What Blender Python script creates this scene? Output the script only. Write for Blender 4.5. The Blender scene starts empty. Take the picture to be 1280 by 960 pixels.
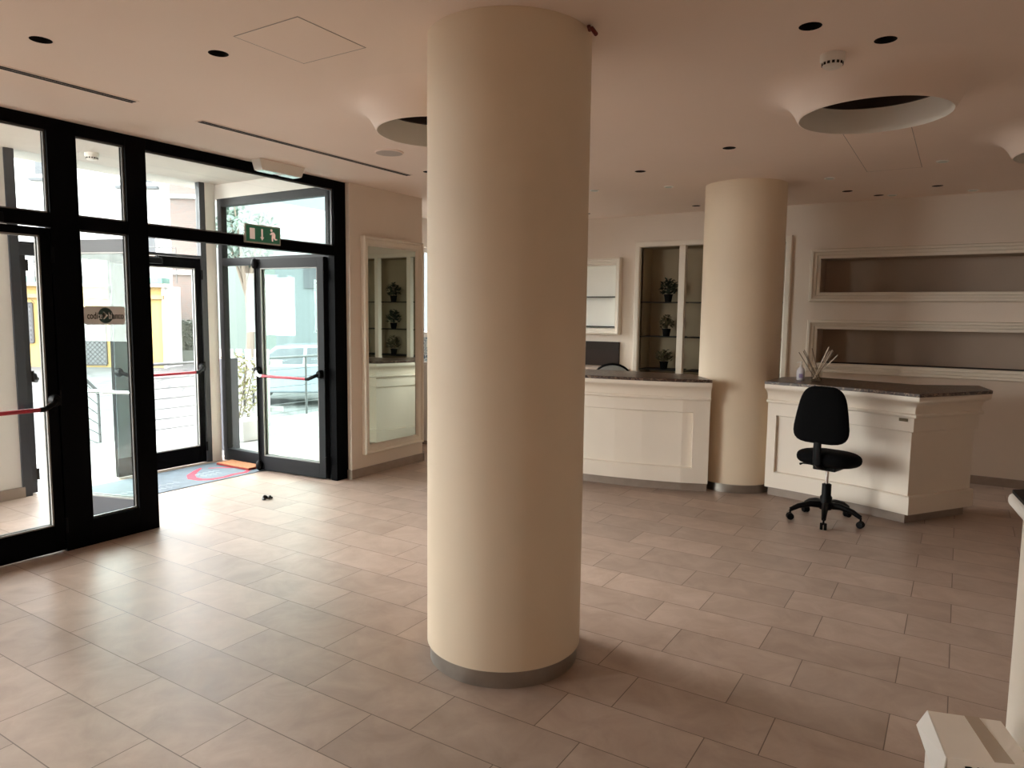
import bpy, bmesh, math, random
from mathutils import Vector, Matrix, noise
from math import sin, cos, pi, radians, hypot, atan2

random.seed(7)
SC = bpy.context.scene
COL = SC.collection
CZ = 2.87            # ceiling height
GX = -5.05           # inner face of the glazed front

# ------------------------------------------------------------------ materials
def _nt(name):
    m = bpy.data.materials.new(name); m.use_nodes = True
    nt = m.node_tree
    return m, nt, nt.nodes['Principled BSDF']

def mat(name, col, rough=0.6, metal=0.0, var=0.0, vscale=6.0, bump=0.0, bscale=60.0, spec=0.5, emit=0.0, coat=0.0):
    m, nt, b = _nt(name)
    b.inputs['Roughness'].default_value = rough
    b.inputs['Metallic'].default_value = metal
    b.inputs['Specular IOR Level'].default_value = spec
    if coat: b.inputs['Coat Weight'].default_value = coat
    tc = nt.nodes.new('ShaderNodeTexCoord')
    n = nt.nodes.new('ShaderNodeTexNoise'); n.inputs['Scale'].default_value = vscale; n.inputs['Detail'].default_value = 4
    nt.links.new(tc.outputs['Object'], n.inputs['Vector'])
    r = nt.nodes.new('ShaderNodeValToRGB')
    v = max(var, 0.01)
    r.color_ramp.elements[0].position = .3; r.color_ramp.elements[1].position = .7
    r.color_ramp.elements[0].color = tuple(c*(1-v) for c in col[:3])+(1,)
    r.color_ramp.elements[1].color = tuple(min(1, c*(1+v)) for c in col[:3])+(1,)
    nt.links.new(n.outputs['Fac'], r.inputs['Fac'])
    nt.links.new(r.outputs['Color'], b.inputs['Base Color'])
    if emit:
        nt.links.new(r.outputs['Color'], b.inputs['Emission Color']); b.inputs['Emission Strength'].default_value = emit
    if bump:
        n2 = nt.nodes.new('ShaderNodeTexNoise'); n2.inputs['Scale'].default_value = bscale
        nt.links.new(tc.outputs['Object'], n2.inputs['Vector'])
        bp = nt.nodes.new('ShaderNodeBump'); bp.inputs['Strength'].default_value = bump; bp.inputs['Distance'].default_value = .002
        nt.links.new(n2.outputs['Fac'], bp.inputs['Height']); nt.links.new(bp.outputs['Normal'], b.inputs['Normal'])
    return m

def glass_mat(name, tint, ior=1.45, rough=0.0):
    m = bpy.data.materials.new(name); m.use_nodes = True
    nt = m.node_tree; nt.nodes.clear()
    o = nt.nodes.new('ShaderNodeOutputMaterial'); mx = nt.nodes.new('ShaderNodeMixShader')
    t = nt.nodes.new('ShaderNodeBsdfTransparent'); g = nt.nodes.new('ShaderNodeBsdfGlossy'); lw = nt.nodes.new('ShaderNodeLayerWeight'); lw.inputs['Blend'].default_value = .5
    f0 = ((ior-1)/(ior+1))**2
    fr = math_node(nt, 'ADD', math_node(nt, 'MULTIPLY', math_node(nt, 'POWER', lw.outputs['Facing'], 5.0), 1-f0), f0)
    t.inputs['Color'].default_value = (*tint, 1); g.inputs['Roughness'].default_value = rough
    g.inputs['Color'].default_value = (.9, .95, .95, 1)
    nt.links.new(fr, mx.inputs[0]); nt.links.new(t.outputs[0], mx.inputs[1]); nt.links.new(g.outputs[0], mx.inputs[2])
    nt.links.new(mx.outputs[0], o.inputs[0])
    return m

def math_node(nt, op, a, b=None, c=None):
    n = nt.nodes.new('ShaderNodeMath'); n.operation = op
    for i, v in enumerate((a, b, c)):
        if v is None: continue
        if isinstance(v, (int, float)): n.inputs[i].default_value = v
        else: nt.links.new(v, n.inputs[i])
    return n.outputs[0]

def tile_mat():
    m, nt, b = _nt('floor_tiles')
    tc = nt.nodes.new('ShaderNodeTexCoord'); sp = nt.nodes.new('ShaderNodeSeparateXYZ')
    nt.links.new(tc.outputs['Object'], sp.inputs[0])
    X, Y = sp.outputs[0], sp.outputs[1]
    TL, TW, Y0 = .6, .2968, 2.3426
    M = lambda *a: math_node(nt, *a)
    v = M('DIVIDE', M('SUBTRACT', Y, Y0), TW)
    row = M('FLOOR', v); fy = M('FRACT', v)
    par = M('FLOORED_MODULO', row, 2.0)
    off = M('ADD', M('MULTIPLY', par, -.66), .75)        # even rows .75, odd rows .09
    u = M('SUBTRACT', M('DIVIDE', X, TL), off)
    cx = M('FLOOR', u); fx = M('FRACT', u)
    dx = M('MULTIPLY', M('MINIMUM', fx, M('SUBTRACT', 1.0, fx)), TL)
    dy = M('MULTIPLY', M('MINIMUM', fy, M('SUBTRACT', 1.0, fy)), TW)
    d = M('MINIMUM', dx, dy)
    joint = M('LESS_THAN', d, .0021)
    cb = nt.nodes.new('ShaderNodeCombineXYZ'); nt.links.new(cx, cb.inputs[0]); nt.links.new(row, cb.inputs[1])
    wn = nt.nodes.new('ShaderNodeTexWhiteNoise'); wn.noise_dimensions = '3D'; nt.links.new(cb.outputs[0], wn.inputs['Vector'])
    # mottling, shifted for each tile
    va = nt.nodes.new('ShaderNodeVectorMath'); va.operation = 'MULTIPLY_ADD'
    nt.links.new(wn.outputs['Color'], va.inputs[0]); va.inputs[1].default_value = (7, 7, 7); nt.links.new(tc.outputs['Object'], va.inputs[2])
    n1 = nt.nodes.new('ShaderNodeTexNoise'); n1.inputs['Scale'].default_value = 5; n1.inputs['Detail'].default_value = 7; n1.inputs['Roughness'].default_value = .62
    n1.inputs['Distortion'].default_value = .6
    nt.links.new(va.outputs[0], n1.inputs['Vector'])
    r = nt.nodes.new('ShaderNodeValToRGB')
    r.color_ramp.elements[0].position = .28; r.color_ramp.elements[0].color = (.36, .262, .205, 1)
    r.color_ramp.elements[1].position = .72; r.color_ramp.elements[1].color = (.50, .385, .315, 1)
    nt.links.new(n1.outputs['Fac'], r.inputs['Fac'])
    hs = nt.nodes.new('ShaderNodeHueSaturation')
    nt.links.new(r.outputs['Color'], hs.inputs['Color'])
    nt.links.new(M('ADD', M('MULTIPLY', wn.outputs['Value'], .22), .89), hs.inputs['Value'])
    mx = nt.nodes.new('ShaderNodeMix'); mx.data_type = 'RGBA'
    nt.links.new(joint, mx.inputs[0]); nt.links.new(hs.outputs['Color'], mx.inputs[6]); mx.inputs[7].default_value = (.15, .105, .08, 1)
    nt.links.new(mx.outputs[2], b.inputs['Base Color'])
    nt.links.new(M('ADD', M('MULTIPLY', n1.outputs['Fac'], .2), .33), b.inputs['Roughness'])
    b.inputs['Specular IOR Level'].default_value = .45
    bp = nt.nodes.new('ShaderNodeBump'); bp.inputs['Strength'].default_value = .5; bp.inputs['Distance'].default_value = .001
    nt.links.new(M('SUBTRACT', 1.0, joint), bp.inputs['Height']); nt.links.new(bp.outputs['Normal'], b.inputs['Normal'])
    return m

def paving_mat():
    m, nt, b = _nt('street_paving')
    tc = nt.nodes.new('ShaderNodeTexCoord')
    v = nt.nodes.new('ShaderNodeTexVoronoi'); v.feature = 'DISTANCE_TO_EDGE'; v.inputs['Scale'].default_value = 1.1
    mp = nt.nodes.new('ShaderNodeMapping'); mp.inputs['Scale'].default_value = (1, .6, 1); mp.inputs['Rotation'].default_value = (0, 0, .6)
    nt.links.new(tc.outputs['Object'], mp.inputs[0]); nt.links.new(mp.outputs[0], v.inputs['Vector'])
    r = nt.nodes.new('ShaderNodeValToRGB')
    r.color_ramp.elements[0].position = .01; r.color_ramp.elements[0].color = (.052, .05, .05, 1)
    r.color_ramp.elements[1].position = .06; r.color_ramp.elements[1].color = (.088, .086, .085, 1)
    nt.links.new(v.outputs['Distance'], r.inputs['Fac']); nt.links.new(r.outputs['Color'], b.inputs['Base Color'])
    b.inputs['Roughness'].default_value = .9; b.inputs['Specular IOR Level'].default_value = .2
    return m

def marble_mat():
    m, nt, b = _nt('emperador_marble')
    tc = nt.nodes.new('ShaderNodeTexCoord')
    v = nt.nodes.new('ShaderNodeTexVoronoi'); v.feature = 'DISTANCE_TO_EDGE'; v.inputs['Scale'].default_value = 14
    n = nt.nodes.new('ShaderNodeTexNoise'); n.inputs['Scale'].default_value = 9; n.inputs['Detail'].default_value = 6
    mxv = nt.nodes.new('ShaderNodeVectorMath'); mxv.operation = 'MULTIPLY_ADD'
    nt.links.new(tc.outputs['Object'], n.inputs['Vector']); nt.links.new(n.outputs['Color'], mxv.inputs[0]); mxv.inputs[1].default_value = (.35, .35, .35)
    nt.links.new(tc.outputs['Object'], mxv.inputs[2]); nt.links.new(mxv.outputs[0], v.inputs['Vector'])
    r = nt.nodes.new('ShaderNodeValToRGB')
    r.color_ramp.elements[0].position = .0; r.color_ramp.elements[0].color = (.30, .20, .14, 1)
    r.color_ramp.elements[1].position = .07; r.color_ramp.elements[1].color = (.040, .020, .014, 1)
    nt.links.new(v.outputs['Distance'], r.inputs['Fac']); nt.links.new(r.outputs['Color'], b.inputs['Base Color'])
    b.inputs['Roughness'].default_value = .3; b.inputs['Specular IOR Level'].default_value = .35
    return m

def brick_mat(name, c1, c2, mortar, scale=4.0):
    m, nt, b = _nt(name)
    tc = nt.nodes.new('ShaderNodeTexCoord')
    mp = nt.nodes.new('ShaderNodeMapping'); mp.inputs['Rotation'].default_value = (radians(90), 0, 0)
    br = nt.nodes.new('ShaderNodeTexBrick'); br.inputs['Scale'].default_value = scale
    br.inputs['Color1'].default_value = (*c1, 1); br.inputs['Color2'].default_value = (*c2, 1); br.inputs['Mortar'].default_value = (*mortar, 1)
    nt.links.new(tc.outputs['Object'], mp.inputs[0]); nt.links.new(mp.outputs[0], br.inputs['Vector'])
    nt.links.new(br.outputs['Color'], b.inputs['Base Color']); b.inputs['Roughness'].default_value = .9
    return m

def mirror_mat():
    m, nt, b = _nt('mirror_silver')
    b.inputs['Base Color'].default_value = (.62, .67, .60, 1); b.inputs['Metallic'].default_value = 1; b.inputs['Roughness'].default_value = .015
    n = nt.nodes.new('ShaderNodeTexNoise'); n.inputs['Scale'].default_value = 3
    bp = nt.nodes.new('ShaderNodeBump'); bp.inputs['Strength'].default_value = .01; bp.inputs['Distance'].default_value = .0005
    nt.links.new(n.outputs['Fac'], bp.inputs['Height']); nt.links.new(bp.outputs['Normal'], b.inputs['Normal'])
    return m

M = dict(
    wall=mat('wall_paint', (.76, .665, .575), .75, var=.02, vscale=1.5, bump=.08, bscale=120),
    ceil=mat('ceiling_paint', (.89, .75, .655), .8, var=.02, vscale=1.0),
    column=mat('column_plaster', (.78, .65, .49), .55, var=.03, vscale=2.0, bump=.1, bscale=90),
    cream=mat('cream_lacquer', (.80, .72, .62), .45, var=.02, vscale=3),
    mould=mat('moulding_paint', (.76, .69, .59), .5, var=.02, vscale=3),
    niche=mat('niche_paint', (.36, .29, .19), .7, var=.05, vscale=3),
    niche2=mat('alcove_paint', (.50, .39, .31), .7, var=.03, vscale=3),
    white=mat('white_plaster', (.74, .71, .68), .7, var=.02, vscale=2),
    soffit=mat('soffit_paint', (.66, .62, .57), .8, var=.02),
    tile=tile_mat(), marble=marble_mat(),
    base=mat('baseboard_stone', (.30, .235, .195), .4, var=.08, vscale=12),
    steel=mat('brushed_steel', (.34, .31, .28), .33, metal=.85, var=.12, vscale=8),
    chrome=mat('chrome', (.75, .75, .76), .15, metal=1),
    black=mat('black_frame', (.0008, .0008, .0014), .5, var=.1, spec=.04),
    greyfr=mat('grey_frame', (.035, .039, .05), .42, var=.1, spec=.3),
    rubber=mat('black_rubber', (.008, .008, .008), .6),
    plastic=mat('black_plastic', (.0015, .0015, .002), .5, spec=.12),
    fabric=mat('black_fabric', (.0025, .0025, .003), .95, bump=.4, bscale=400, spec=.1),
    red=mat('red_bar', (.42, .012, .035), .35),
    darkfr=mat('dark_grey_frame', (.007, .008, .010), .45, spec=.15),
    glass=glass_mat('window_glass', (.96, .985, .98), ior=1.35),
    glassg=glass_mat('green_glass', (.90, .965, .945), ior=1.28),
    shelfglass=mat('shelf_glass', (.02, .02, .018), .6, spec=.1),
    mirror=mirror_mat(),
    hole=mat('recess_black', (.004, .003, .003), .8),
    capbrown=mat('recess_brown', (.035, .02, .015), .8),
    whiteplastic=mat('white_plastic', (.85, .82, .77), .4),
    lens=mat('pale_lens', (.70, .80, .74), .25),
    green=mat('sign_green', (.02, .16, .085), .4, emit=.06),
    signwhite=mat('sign_white', (.90, .74, .68), .5, emit=.12),
    signgrey=mat('sign_grey', (.66, .68, .69), .5, var=.03),
    teal=mat('sign_teal', (.012, .05, .05), .5),
    ink=mat('dark_ink', (.004, .004, .004), .7, spec=.05),
    matblue=mat('mat_blue', (.12, .155, .185), .9, var=.12, vscale=9, bump=.4, bscale=300),
    matred=mat('mat_red', (.55, .03, .06), .9),
    matwhite=mat('mat_white', (.34, .38, .39), .9),
    coir=mat('coir', (.42, .17, .07), .95, var=.2, vscale=60, bump=.8, bscale=300),
    coirred=mat('coir_edge', (.22, .02, .015), .9),
    cardboard=mat('white_card', (.86, .79, .72), .6, var=.03),
    tape=mat('packing_tape', (.47, .38, .30), .18),
    leaf=mat('dark_leaf', (.012, .020, .009), .6, var=.4, vscale=30),
    leaf2=mat('olive_leaf', (.07, .06, .028), .6, var=.4, vscale=30),
    pot=mat('black_pot', (.002, .002, .002), .6, spec=.1),
    soil=mat('soil', (.02, .013, .008), .9),
    reed=mat('reed', (.82, .72, .60), .7),
    reedd=mat('dark_reed', (.19, .14, .10), .7),
    vase=glass_mat('vase_glass', (.82, .80, .76), ior=1.5),
    soap=mat('soap_white', (.70, .68, .72), .35),
    purple=mat('label_purple', (.30, .22, .42), .5),
    brass=mat('brass_plate', (.16, .12, .07), .35, metal=.6),
    greychair=mat('grey_shell', (.32, .34, .35), .5),
    bluewhite=mat('bluish_render', (.085, .098, .105), .85, var=.05, vscale=.5),
    yellow=mat('yellow_render', (.27, .18, .058), .85, var=.04, vscale=.6),
    farwhite=mat('bright_render', (.45, .445, .44), .85, var=.02, vscale=.4),
    farpale=mat('pale_render', (.11, .13, .12), .85, var=.03, vscale=.4),
    greenroof=mat('green_gutter', (.07, .18, .15), .6, var=.2, vscale=3),
    brick=brick_mat('old_brick', (.13, .085, .075), (.10, .08, .075), (.16, .14, .13), 3.2),
    hedge=mat('hedge_leaf', (.03, .038, .03), .8, var=.5, vscale=30),
    paving=paving_mat(),
    gravel=mat('speckled_landing', (.23, .225, .215), .85, var=.22, vscale=70),
    iron=mat('grille_iron', (.02, .017, .017), .6),
    pane=mat('far_window', (.024, .028, .036), .4),
    railing=mat('railing_steel', (.05, .05, .052), .5),
    yleaf=mat('yellow_leaf', (.16, .145, .055), .7, var=.35, vscale=25),
    tleaf=mat('tree_leaf', (.08, .11, .09), .7, var=.35, vscale=25),
    bark=mat('bark', (.12, .09, .07), .9),
    carpaint=mat('pale_blue_paint', (.15, .17, .20), .25, coat=.5),
    pattern=None,
)
def pattern_mat():
    m, nt, b = _nt('blue_white_pattern')
    tc = nt.nodes.new('ShaderNodeTexCoord')
    v = nt.nodes.new('ShaderNodeTexVoronoi'); v.inputs['Scale'].default_value = 16
    r = nt.nodes.new('ShaderNodeValToRGB'); r.color_ramp.interpolation = 'CONSTANT'
    e = r.color_ramp.elements; e[0].color = (.10, .17, .22, 1); e[0].position = 0; e[1].position = .32; e[1].color = (.62, .68, .68, 1)
    x = e.new(.55); x.color = (.20, .28, .33, 1); x = e.new(.68); x.color = (.66, .70, .68, 1)
    nt.links.new(tc.outputs['Object'], v.inputs['Vector']); nt.links.new(v.outputs['Distance'], r.inputs['Fac']); nt.links.new(r.outputs['Color'], b.inputs['Base Color'])
    b.inputs['Roughness'].default_value = .5
    return m
M['pattern'] = pattern_mat()

# ------------------------------------------------------------------ mesh helpers
def box(bm, x0, x1, y0, y1, z0, z1, mtx=None):
    vs = [bm.verts.new((x, y, z)) for x in (x0, x1) for y in (y0, y1) for z in (z0, z1)]
    for f in ((0,1,3,2),(4,6,7,5),(0,4,5,1),(2,3,7,6),(0,2,6,4),(1,5,7,3)):
        bm.faces.new([vs[i] for i in f])
    if mtx is not None:
        for v in vs: v.co = mtx @ v.co
    return vs

def lathe(bm, prof, c=(0, 0, 0), n=48, a0=0, a1=2*pi, closed=True, capb=False, capt=False):
    rings = []
    k = n if closed else n+1
    for r, z in prof:
        rings.append([bm.verts.new((c[0]+r*cos(a0+(a1-a0)*i/n), c[1]+r*sin(a0+(a1-a0)*i/n), c[2]+z)) for i in range(k)])
    for a, b in zip(rings, rings[1:]):
        for i in range(n):
            j = (i+1) % k
            bm.faces.new((a[i], a[j], b[j], b[i]))
    if capb: bm.faces.new(list(reversed(rings[0])))
    if capt: bm.faces.new(rings[-1])
    return rings

def tube(bm, pts, r, n=10, caps=True, flat=None):
    pts = [Vector(p) for p in pts]
    rs = r if isinstance(r, (list, tuple)) else [r]*len(pts)
    rings = []; up = Vector((0, 0, 1)); prev = None
    for i, p in enumerate(pts):
        d = (pts[min(i+1, len(pts)-1)]-pts[max(i-1, 0)]).normalized()
        if prev is None:
            a = up if abs(d.z) < .9 else Vector((1, 0, 0))
            u = d.cross(a).normalized()
        else:
            u = (prev - d*prev.dot(d)).normalized()
        prev = u; w = d.cross(u)
        fl = flat or 1.0
        rings.append([bm.verts.new(p+(u*cos(2*pi*k/n)*rs[i]+w*sin(2*pi*k/n)*rs[i]*fl)) for k in range(n)])
    for a, b in zip(rings, rings[1:]):
        for k in range(n):
            bm.faces.new((a[k], a[(k+1) % n], b[(k+1) % n], b[k]))
    if caps:
        bm.faces.new(list(reversed(rings[0]))); bm.faces.new(rings[-1])

def prism(bm, pts, z0, z1):
    a = [bm.verts.new((p[0], p[1], z0)) for p in pts]; b = [bm.verts.new((p[0], p[1], z1)) for p in pts]
    n = len(pts)
    for i in range(n): bm.faces.new((a[i], a[(i+1) % n], b[(i+1) % n], b[i]))
    bm.faces.new(list(reversed(a))); bm.faces.new(b)

def obj(name, bm, m, parent=None, smooth=False, bevel=0.0, label=None, cat=None, group=None, kind=None, sharp=35, recalc=True, seg=2):
    if recalc: bmesh.ops.recalc_face_normals(bm, faces=bm.faces[:])
    me = bpy.data.meshes.new(name); bm.to_mesh(me); bm.free()
    mats = m if isinstance(m, (list, tuple)) else [m]
    for x in mats: me.materials.append(x)
    o = bpy.data.objects.new(name, me); COL.objects.link(o)
    if smooth:
        for p in me.polygons: p.use_smooth = True
        try: me.set_sharp_from_angle(angle=radians(sharp))
        except Exception: pass
    if bevel:
        b = o.modifiers.new('bevel', 'BEVEL'); b.width = bevel; b.segments = seg; b.limit_method = 'ANGLE'; b.angle_limit = radians(40)
    if parent is not None:
        o.parent = parent
        o.matrix_parent_inverse = Matrix.Translation(-Vector(parent.location)) if parent.get('_shift') else Matrix()
    tag(o, label, cat, group, kind)
    return o

def tag(o, label=None, cat=None, group=None, kind=None):
    if label: o['label'] = label
    if cat: o['category'] = cat
    if group: o['group'] = group
    if kind: o['kind'] = kind
    return o

def thing(name, loc, label, cat, group=None, rz=0, kind=None):
    o = bpy.data.objects.new(name, None); COL.objects.link(o)
    o.location = loc; o.rotation_euler = (0, 0, rz); o.empty_display_size = .1
    return tag(o, label, cat, group, kind)

def dup(root, loc, rz=None, label=None, group=None):
    r = root.copy(); COL.objects.link(r); r.location = loc
    if rz is not None: r.rotation_euler = (0, 0, rz)
    if label: r['label'] = label
    if group: r['group'] = group
    for ch in list(root.children):
        c = ch.copy(); COL.objects.link(c); c.parent = r
        for g in list(ch.children):
            d = g.copy(); COL.objects.link(d); d.parent = c
    return r

def B(): return bmesh.new()
def boxobj(name, dims, m, parent=None, bevel=0.0, **k):
    bm = B(); box(bm, *dims); return obj(name, bm, m, parent, bevel=bevel, **k)
def struct(name, bm, m, parent=None, **k):
    return obj(name, bm, m, parent, kind='structure', **k)

# ------------------------------------------------------------------ camera
F = 887.06; pit = radians(5.677); roll = radians(.650); yaw = radians(-32.166)
fwd0 = Vector((sin(yaw), cos(yaw), 0)); right0 = Vector((cos(yaw), -sin(yaw), 0)); up0 = Vector((0, 0, 1))
fwd = fwd0*cos(pit) - up0*sin(pit); upp = up0*cos(pit) + fwd0*sin(pit)
R = right0*cos(roll) + upp*sin(roll); U = -right0*sin(roll) + upp*cos(roll)
cd = bpy.data.cameras.new('camera'); cam = bpy.data.objects.new('camera', cd); COL.objects.link(cam)
cd.sensor_width = 36; cd.lens = F/1280*36; cd.clip_start = .05; cd.clip_end = 300
mw = Matrix(((R.x, U.x, -fwd.x, 0), (R.y, U.y, -fwd.y, 0), (R.z, U.z, -fwd.z, 1.647), (0, 0, 0, 1)))
cam.matrix_world = mw
SC.camera = cam

# ------------------------------------------------------------------ room shell
RX, BY, FY = 3.6, 8.4, -3.6           # right wall, back wall, wall behind the photographer
bm = B(); box(bm, -6.95, RX+.2, FY-.2, BY+.6, -.12, 0)
struct('floor', bm, M['tile'])

coffers = [(-.465, 4.35), (-2.72, 3.48), (.60, 5.93)]
darkspots = [(-3.649, 1.711), (-3.09, 2.237), (-.617, 3.321), (-.36, 3.646), (-1.515, 5.36), (-2.405, 5.85), (-1.017, 7.72), (-.263, 7.80), (-.78, 8.12), (-2.59, 7.95), (-4.02, 4.98), (-3.95, 7.95)]
whitespots = [(-.20, 6.60), (-1.06, 6.92), (-2.44, 6.65), (-.66, 8.15), (.02, 8.2), (-3.15, 6.5)]

def ring_edges(bm, pts, z):
    vs = [bm.verts.new((p[0], p[1], z)) for p in pts]
    return [bm.edges.new((vs[i], vs[(i+1) % len(vs)])) for i in range(len(vs))]
def circ(c, r, n): return [(c[0]+r*cos(2*pi*i/n), c[1]+r*sin(2*pi*i/n)) for i in range(n)]

bm = B(); E = []
E += ring_edges(bm, [(GX-.08, FY), (RX, FY), (RX, BY), (-6.0, BY), (-6.0, 6.05), (GX-.08, 6.05)], CZ)
for c in coffers: E += ring_edges(bm, circ(c, .62, 64), CZ)
for c in darkspots: E += ring_edges(bm, circ(c, .047, 20), CZ)
bmesh.ops.triangle_fill(bm, use_beauty=True, edges=E)
for f in bm.faces:
    if f.normal.z > 0: f.normal_flip()
struct('ceiling', bm, M['ceil'], recalc=False)
bm = B(); box(bm, -7.3, RX+.3, FY-.3, BY+.7, 3.3, 3.5)
struct('trim_1', bm, M['white'])                       # roof slab

# back wall with the recessed openings
NX = [(-3.40, -1.69, 0.0, 2.478, .36, 'tall'), (-1.325, 2.35, 1.901, 2.275, .36, 'up'), (-1.325, 2.35, 1.135, 1.515, .36, 'low'), (-4.58, -3.735, 1.47, 2.272, .10, 'small')]
bm = B(); E = []
def redge(bm, x0, x1, z0, z1, y):
    vs = [bm.verts.new((x, y, z)) for x, z in ((x0, z0), (x1, z0), (x1, z1), (x0, z1))]
    return [bm.edges.new((vs[i], vs[(i+1) % 4])) for i in range(4)]
E += redge(bm, -6.0, RX, -.05, 3.3, BY)
for n_ in NX: E += redge(bm, n_[0], n_[1], max(n_[2], .02), n_[3], BY)
bmesh.ops.triangle_fill(bm, use_beauty=True, edges=E)
wb = struct('wall_back', bm, M['wall'])
bm = B(); box(bm, -6.2, RX+.2, BY+.45, BY+.6, -.1, 3.3); struct('trim_2', bm, M['wall'])
bm = B(); box(bm, RX, RX+.2, FY-.2, BY+.6, -.1, 3.3); struct('wall_right', bm, M['wall'])
bm = B(); box(bm, GX-.3, RX+.2, FY-.2, FY, -.1, 3.3); struct('wall_front', bm, M['wall'])
# short wall with the mirror, alcove behind it
bm = B(); box(bm, -5.28, -5.0, 5.0, 6.085, 0, 3.3); box(bm, -6.2, -5.28, 5.95, 6.085, 0, 3.3)
struct('wall_left', bm, M['wall'])
bm = B(); box(bm, -6.2, -6.0, 5.95, 6.7, 0, 3.3); box(bm, -6.2, -6.0, 8.1, BY+.6, 0, 3.3); box(bm, -6.2, -6.0, 6.7, 8.1, 0, 1.1); box(bm, -6.2, -6.0, 6.7, 8.1, 2.5, 3.3)
struct('wall_alcove', bm, M['white'])
bm = B()
for d in ((6.7, 6.76, 1.1, 2.5), (8.04, 8.1, 1.1, 2.5), (6.76, 8.04, 1.1, 1.16), (6.76, 8.04, 2.44, 2.5), (7.37, 7.43, 1.16, 2.44)): box(bm, -6.12, -6.07, *d)
struct('added_window_alcove', bm, M['white'])  # unseen window, added to bring daylight to the back-left area
boxobj('glass_pane', (-6.1, -6.094, 6.76, 8.04, 1.16, 2.44), M['glass'], bpy.data.objects['added_window_alcove'])
bm = B(); box(bm, -5.3, GX, -1.15, .30, 0, 3.3); box(bm, -5.3, GX, FY, -2.35, 0, 3.3); box(bm, -5.3, GX, -2.35, -1.15, 2.4, 3.3); box(bm, -5.3, GX, -2.35, -1.15, 0, .4)
struct('wall_left_near', bm, M['wall'])
bm = B(); box(bm, -5.2, -5.12, -2.35, -2.28, .4, 2.4); box(bm, -5.2, -5.12, -1.22, -1.15, .4, 2.4); box(bm, -5.2, -5.12, -2.28, -1.22, .4, .47); box(bm, -5.2, -5.12, -2.28, -1.22, 2.33, 2.4)
struct('added_window_near', bm, M['black'])  # unseen window, opened in the near wall as added fill light
# strip of wall over the glazed front and outer wall of the porch
bm = B(); box(bm, GX-.08, GX, FY, 5.0, 2.87, 3.3); box(bm, -6.95, GX-.08, 4.87, 5.02, 2.83, 3.3)
struct('wall_over_glazing', bm, M['soffit'])
bm = B(); box(bm, -7.02, -6.85, 1.2, 2.87, 0, 3.3)
struct('wall_porch', bm, M['white'])
bm = B(); box(bm, -7.04, -6.82, 1.2, 2.885, 0, .09)
struct('baseboard_porch', bm, M['base'])
bm = B(); box(bm, -7.25, GX-.08, -1.5, 5.02, 2.98, 3.3)
struct('ceiling_porch', bm, M['soffit'])
bm = B(); box(bm, -6.9, -6.83, 4.73, 4.85, 0, 2.98)
struct('trim_3', bm, M['white'])
# baseboards
bm = B(); box(bm, -5.0, -4.985, 5.0, 6.1, 0, .086); box(bm, -5.28, -4.985, 6.085, 6.1, 0, .086); box(bm, -5.05, -4.985, 4.985, 5.0, 0, .086)
struct('baseboard_left', bm, M['base'])
bm = B(); box(bm, -1.63, RX, BY-.015, BY, 0, .085); box(bm, -6.0, -3.46, BY-.015, BY, 0, .085)
struct('baseboard_back', bm, M['base'])

# ------------------------------------------------------------------ columns
def column(c, label):
    t = thing('round_column', (*c, 0), label, 'column', 'round plastered columns')
    bm = B(); lathe(bm, [(.37, .082), (.37, CZ)], n=96, capb=True)
    obj('shaft', bm, M['column'], t, smooth=True)
    bm = B(); lathe(bm, [(.356, 0), (.356, .084)], n=96)
    obj('base_ring', bm, M['steel'], t, smooth=True)
    return t
column((-1.80, 2.81), 'large cream round column in the foreground with metal base ring')
column((-1.79, 6.95), 'cream round column standing between the two marble-topped reception counters')

# ------------------------------------------------------------------ ceiling items
def coffer(c, label):
    t = thing('ceiling_recess', (c[0], c[1], CZ), label, 'ceiling recess', 'flared round ceiling recesses')
    prof = [(.622, 0), (.59, -.001), (.55, -.005), (.51, -.013), (.475, -.028), (.445, -.05), (.42, -.078), (.40, -.108), (.386, -.135), (.378, -.150), (.372, -.151)]
    bm = B(); lathe(bm, prof, n=96); obj('flared_rim', bm, M['ceil'], t, smooth=True, sharp=80)
    bm = B(); lathe(bm, [(.372, -.151), (.368, -.13), (.362, -.015)], n=96); obj('inner_collar', bm, mat('collar_paint', (.90, .84, .75), .6), t, smooth=True)
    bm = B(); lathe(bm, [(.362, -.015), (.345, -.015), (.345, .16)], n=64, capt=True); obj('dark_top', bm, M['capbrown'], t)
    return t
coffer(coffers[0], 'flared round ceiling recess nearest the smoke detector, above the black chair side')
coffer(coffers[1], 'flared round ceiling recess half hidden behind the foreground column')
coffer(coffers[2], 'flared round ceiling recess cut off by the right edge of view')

def spot_black():
    t = thing('recessed_downlight', (0, 0, CZ), None, 'downlight', 'black recessed downlights')
    bm = B(); lathe(bm, [(.047, 0), (.045, .09)], n=24, capt=True); obj('housing', bm, M['hole'], t, smooth=True)
    bm = B(); lathe(bm, [(.0475, .001), (.0525, -.001), (.0525, .001)], n=24); obj('trim_ring', bm, M['ceil'], t)
    return t
dl = ['black recessed downlight farthest left, above the glazed doors', 'black recessed downlight in the ceiling left of the square access panel',
      'black recessed downlight left of its pair near the smoke detector', 'black recessed downlight right of its pair near the smoke detector',
      'black recessed downlight in the middle of the ceiling before the far column', 'black recessed downlight in the ceiling left of the far column, nearer one',
      'black recessed downlight close right of the far column top', 'small black downlight above the long wall niche, toward the right',
      'small black downlight beside a white one above the wall niches', 'small black downlight near the back wall just left of the far column',
      'black recessed downlight beside the end of the long slot vent', 'small black downlight near the back wall at the foreground column edge']
p0 = spot_black()
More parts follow.
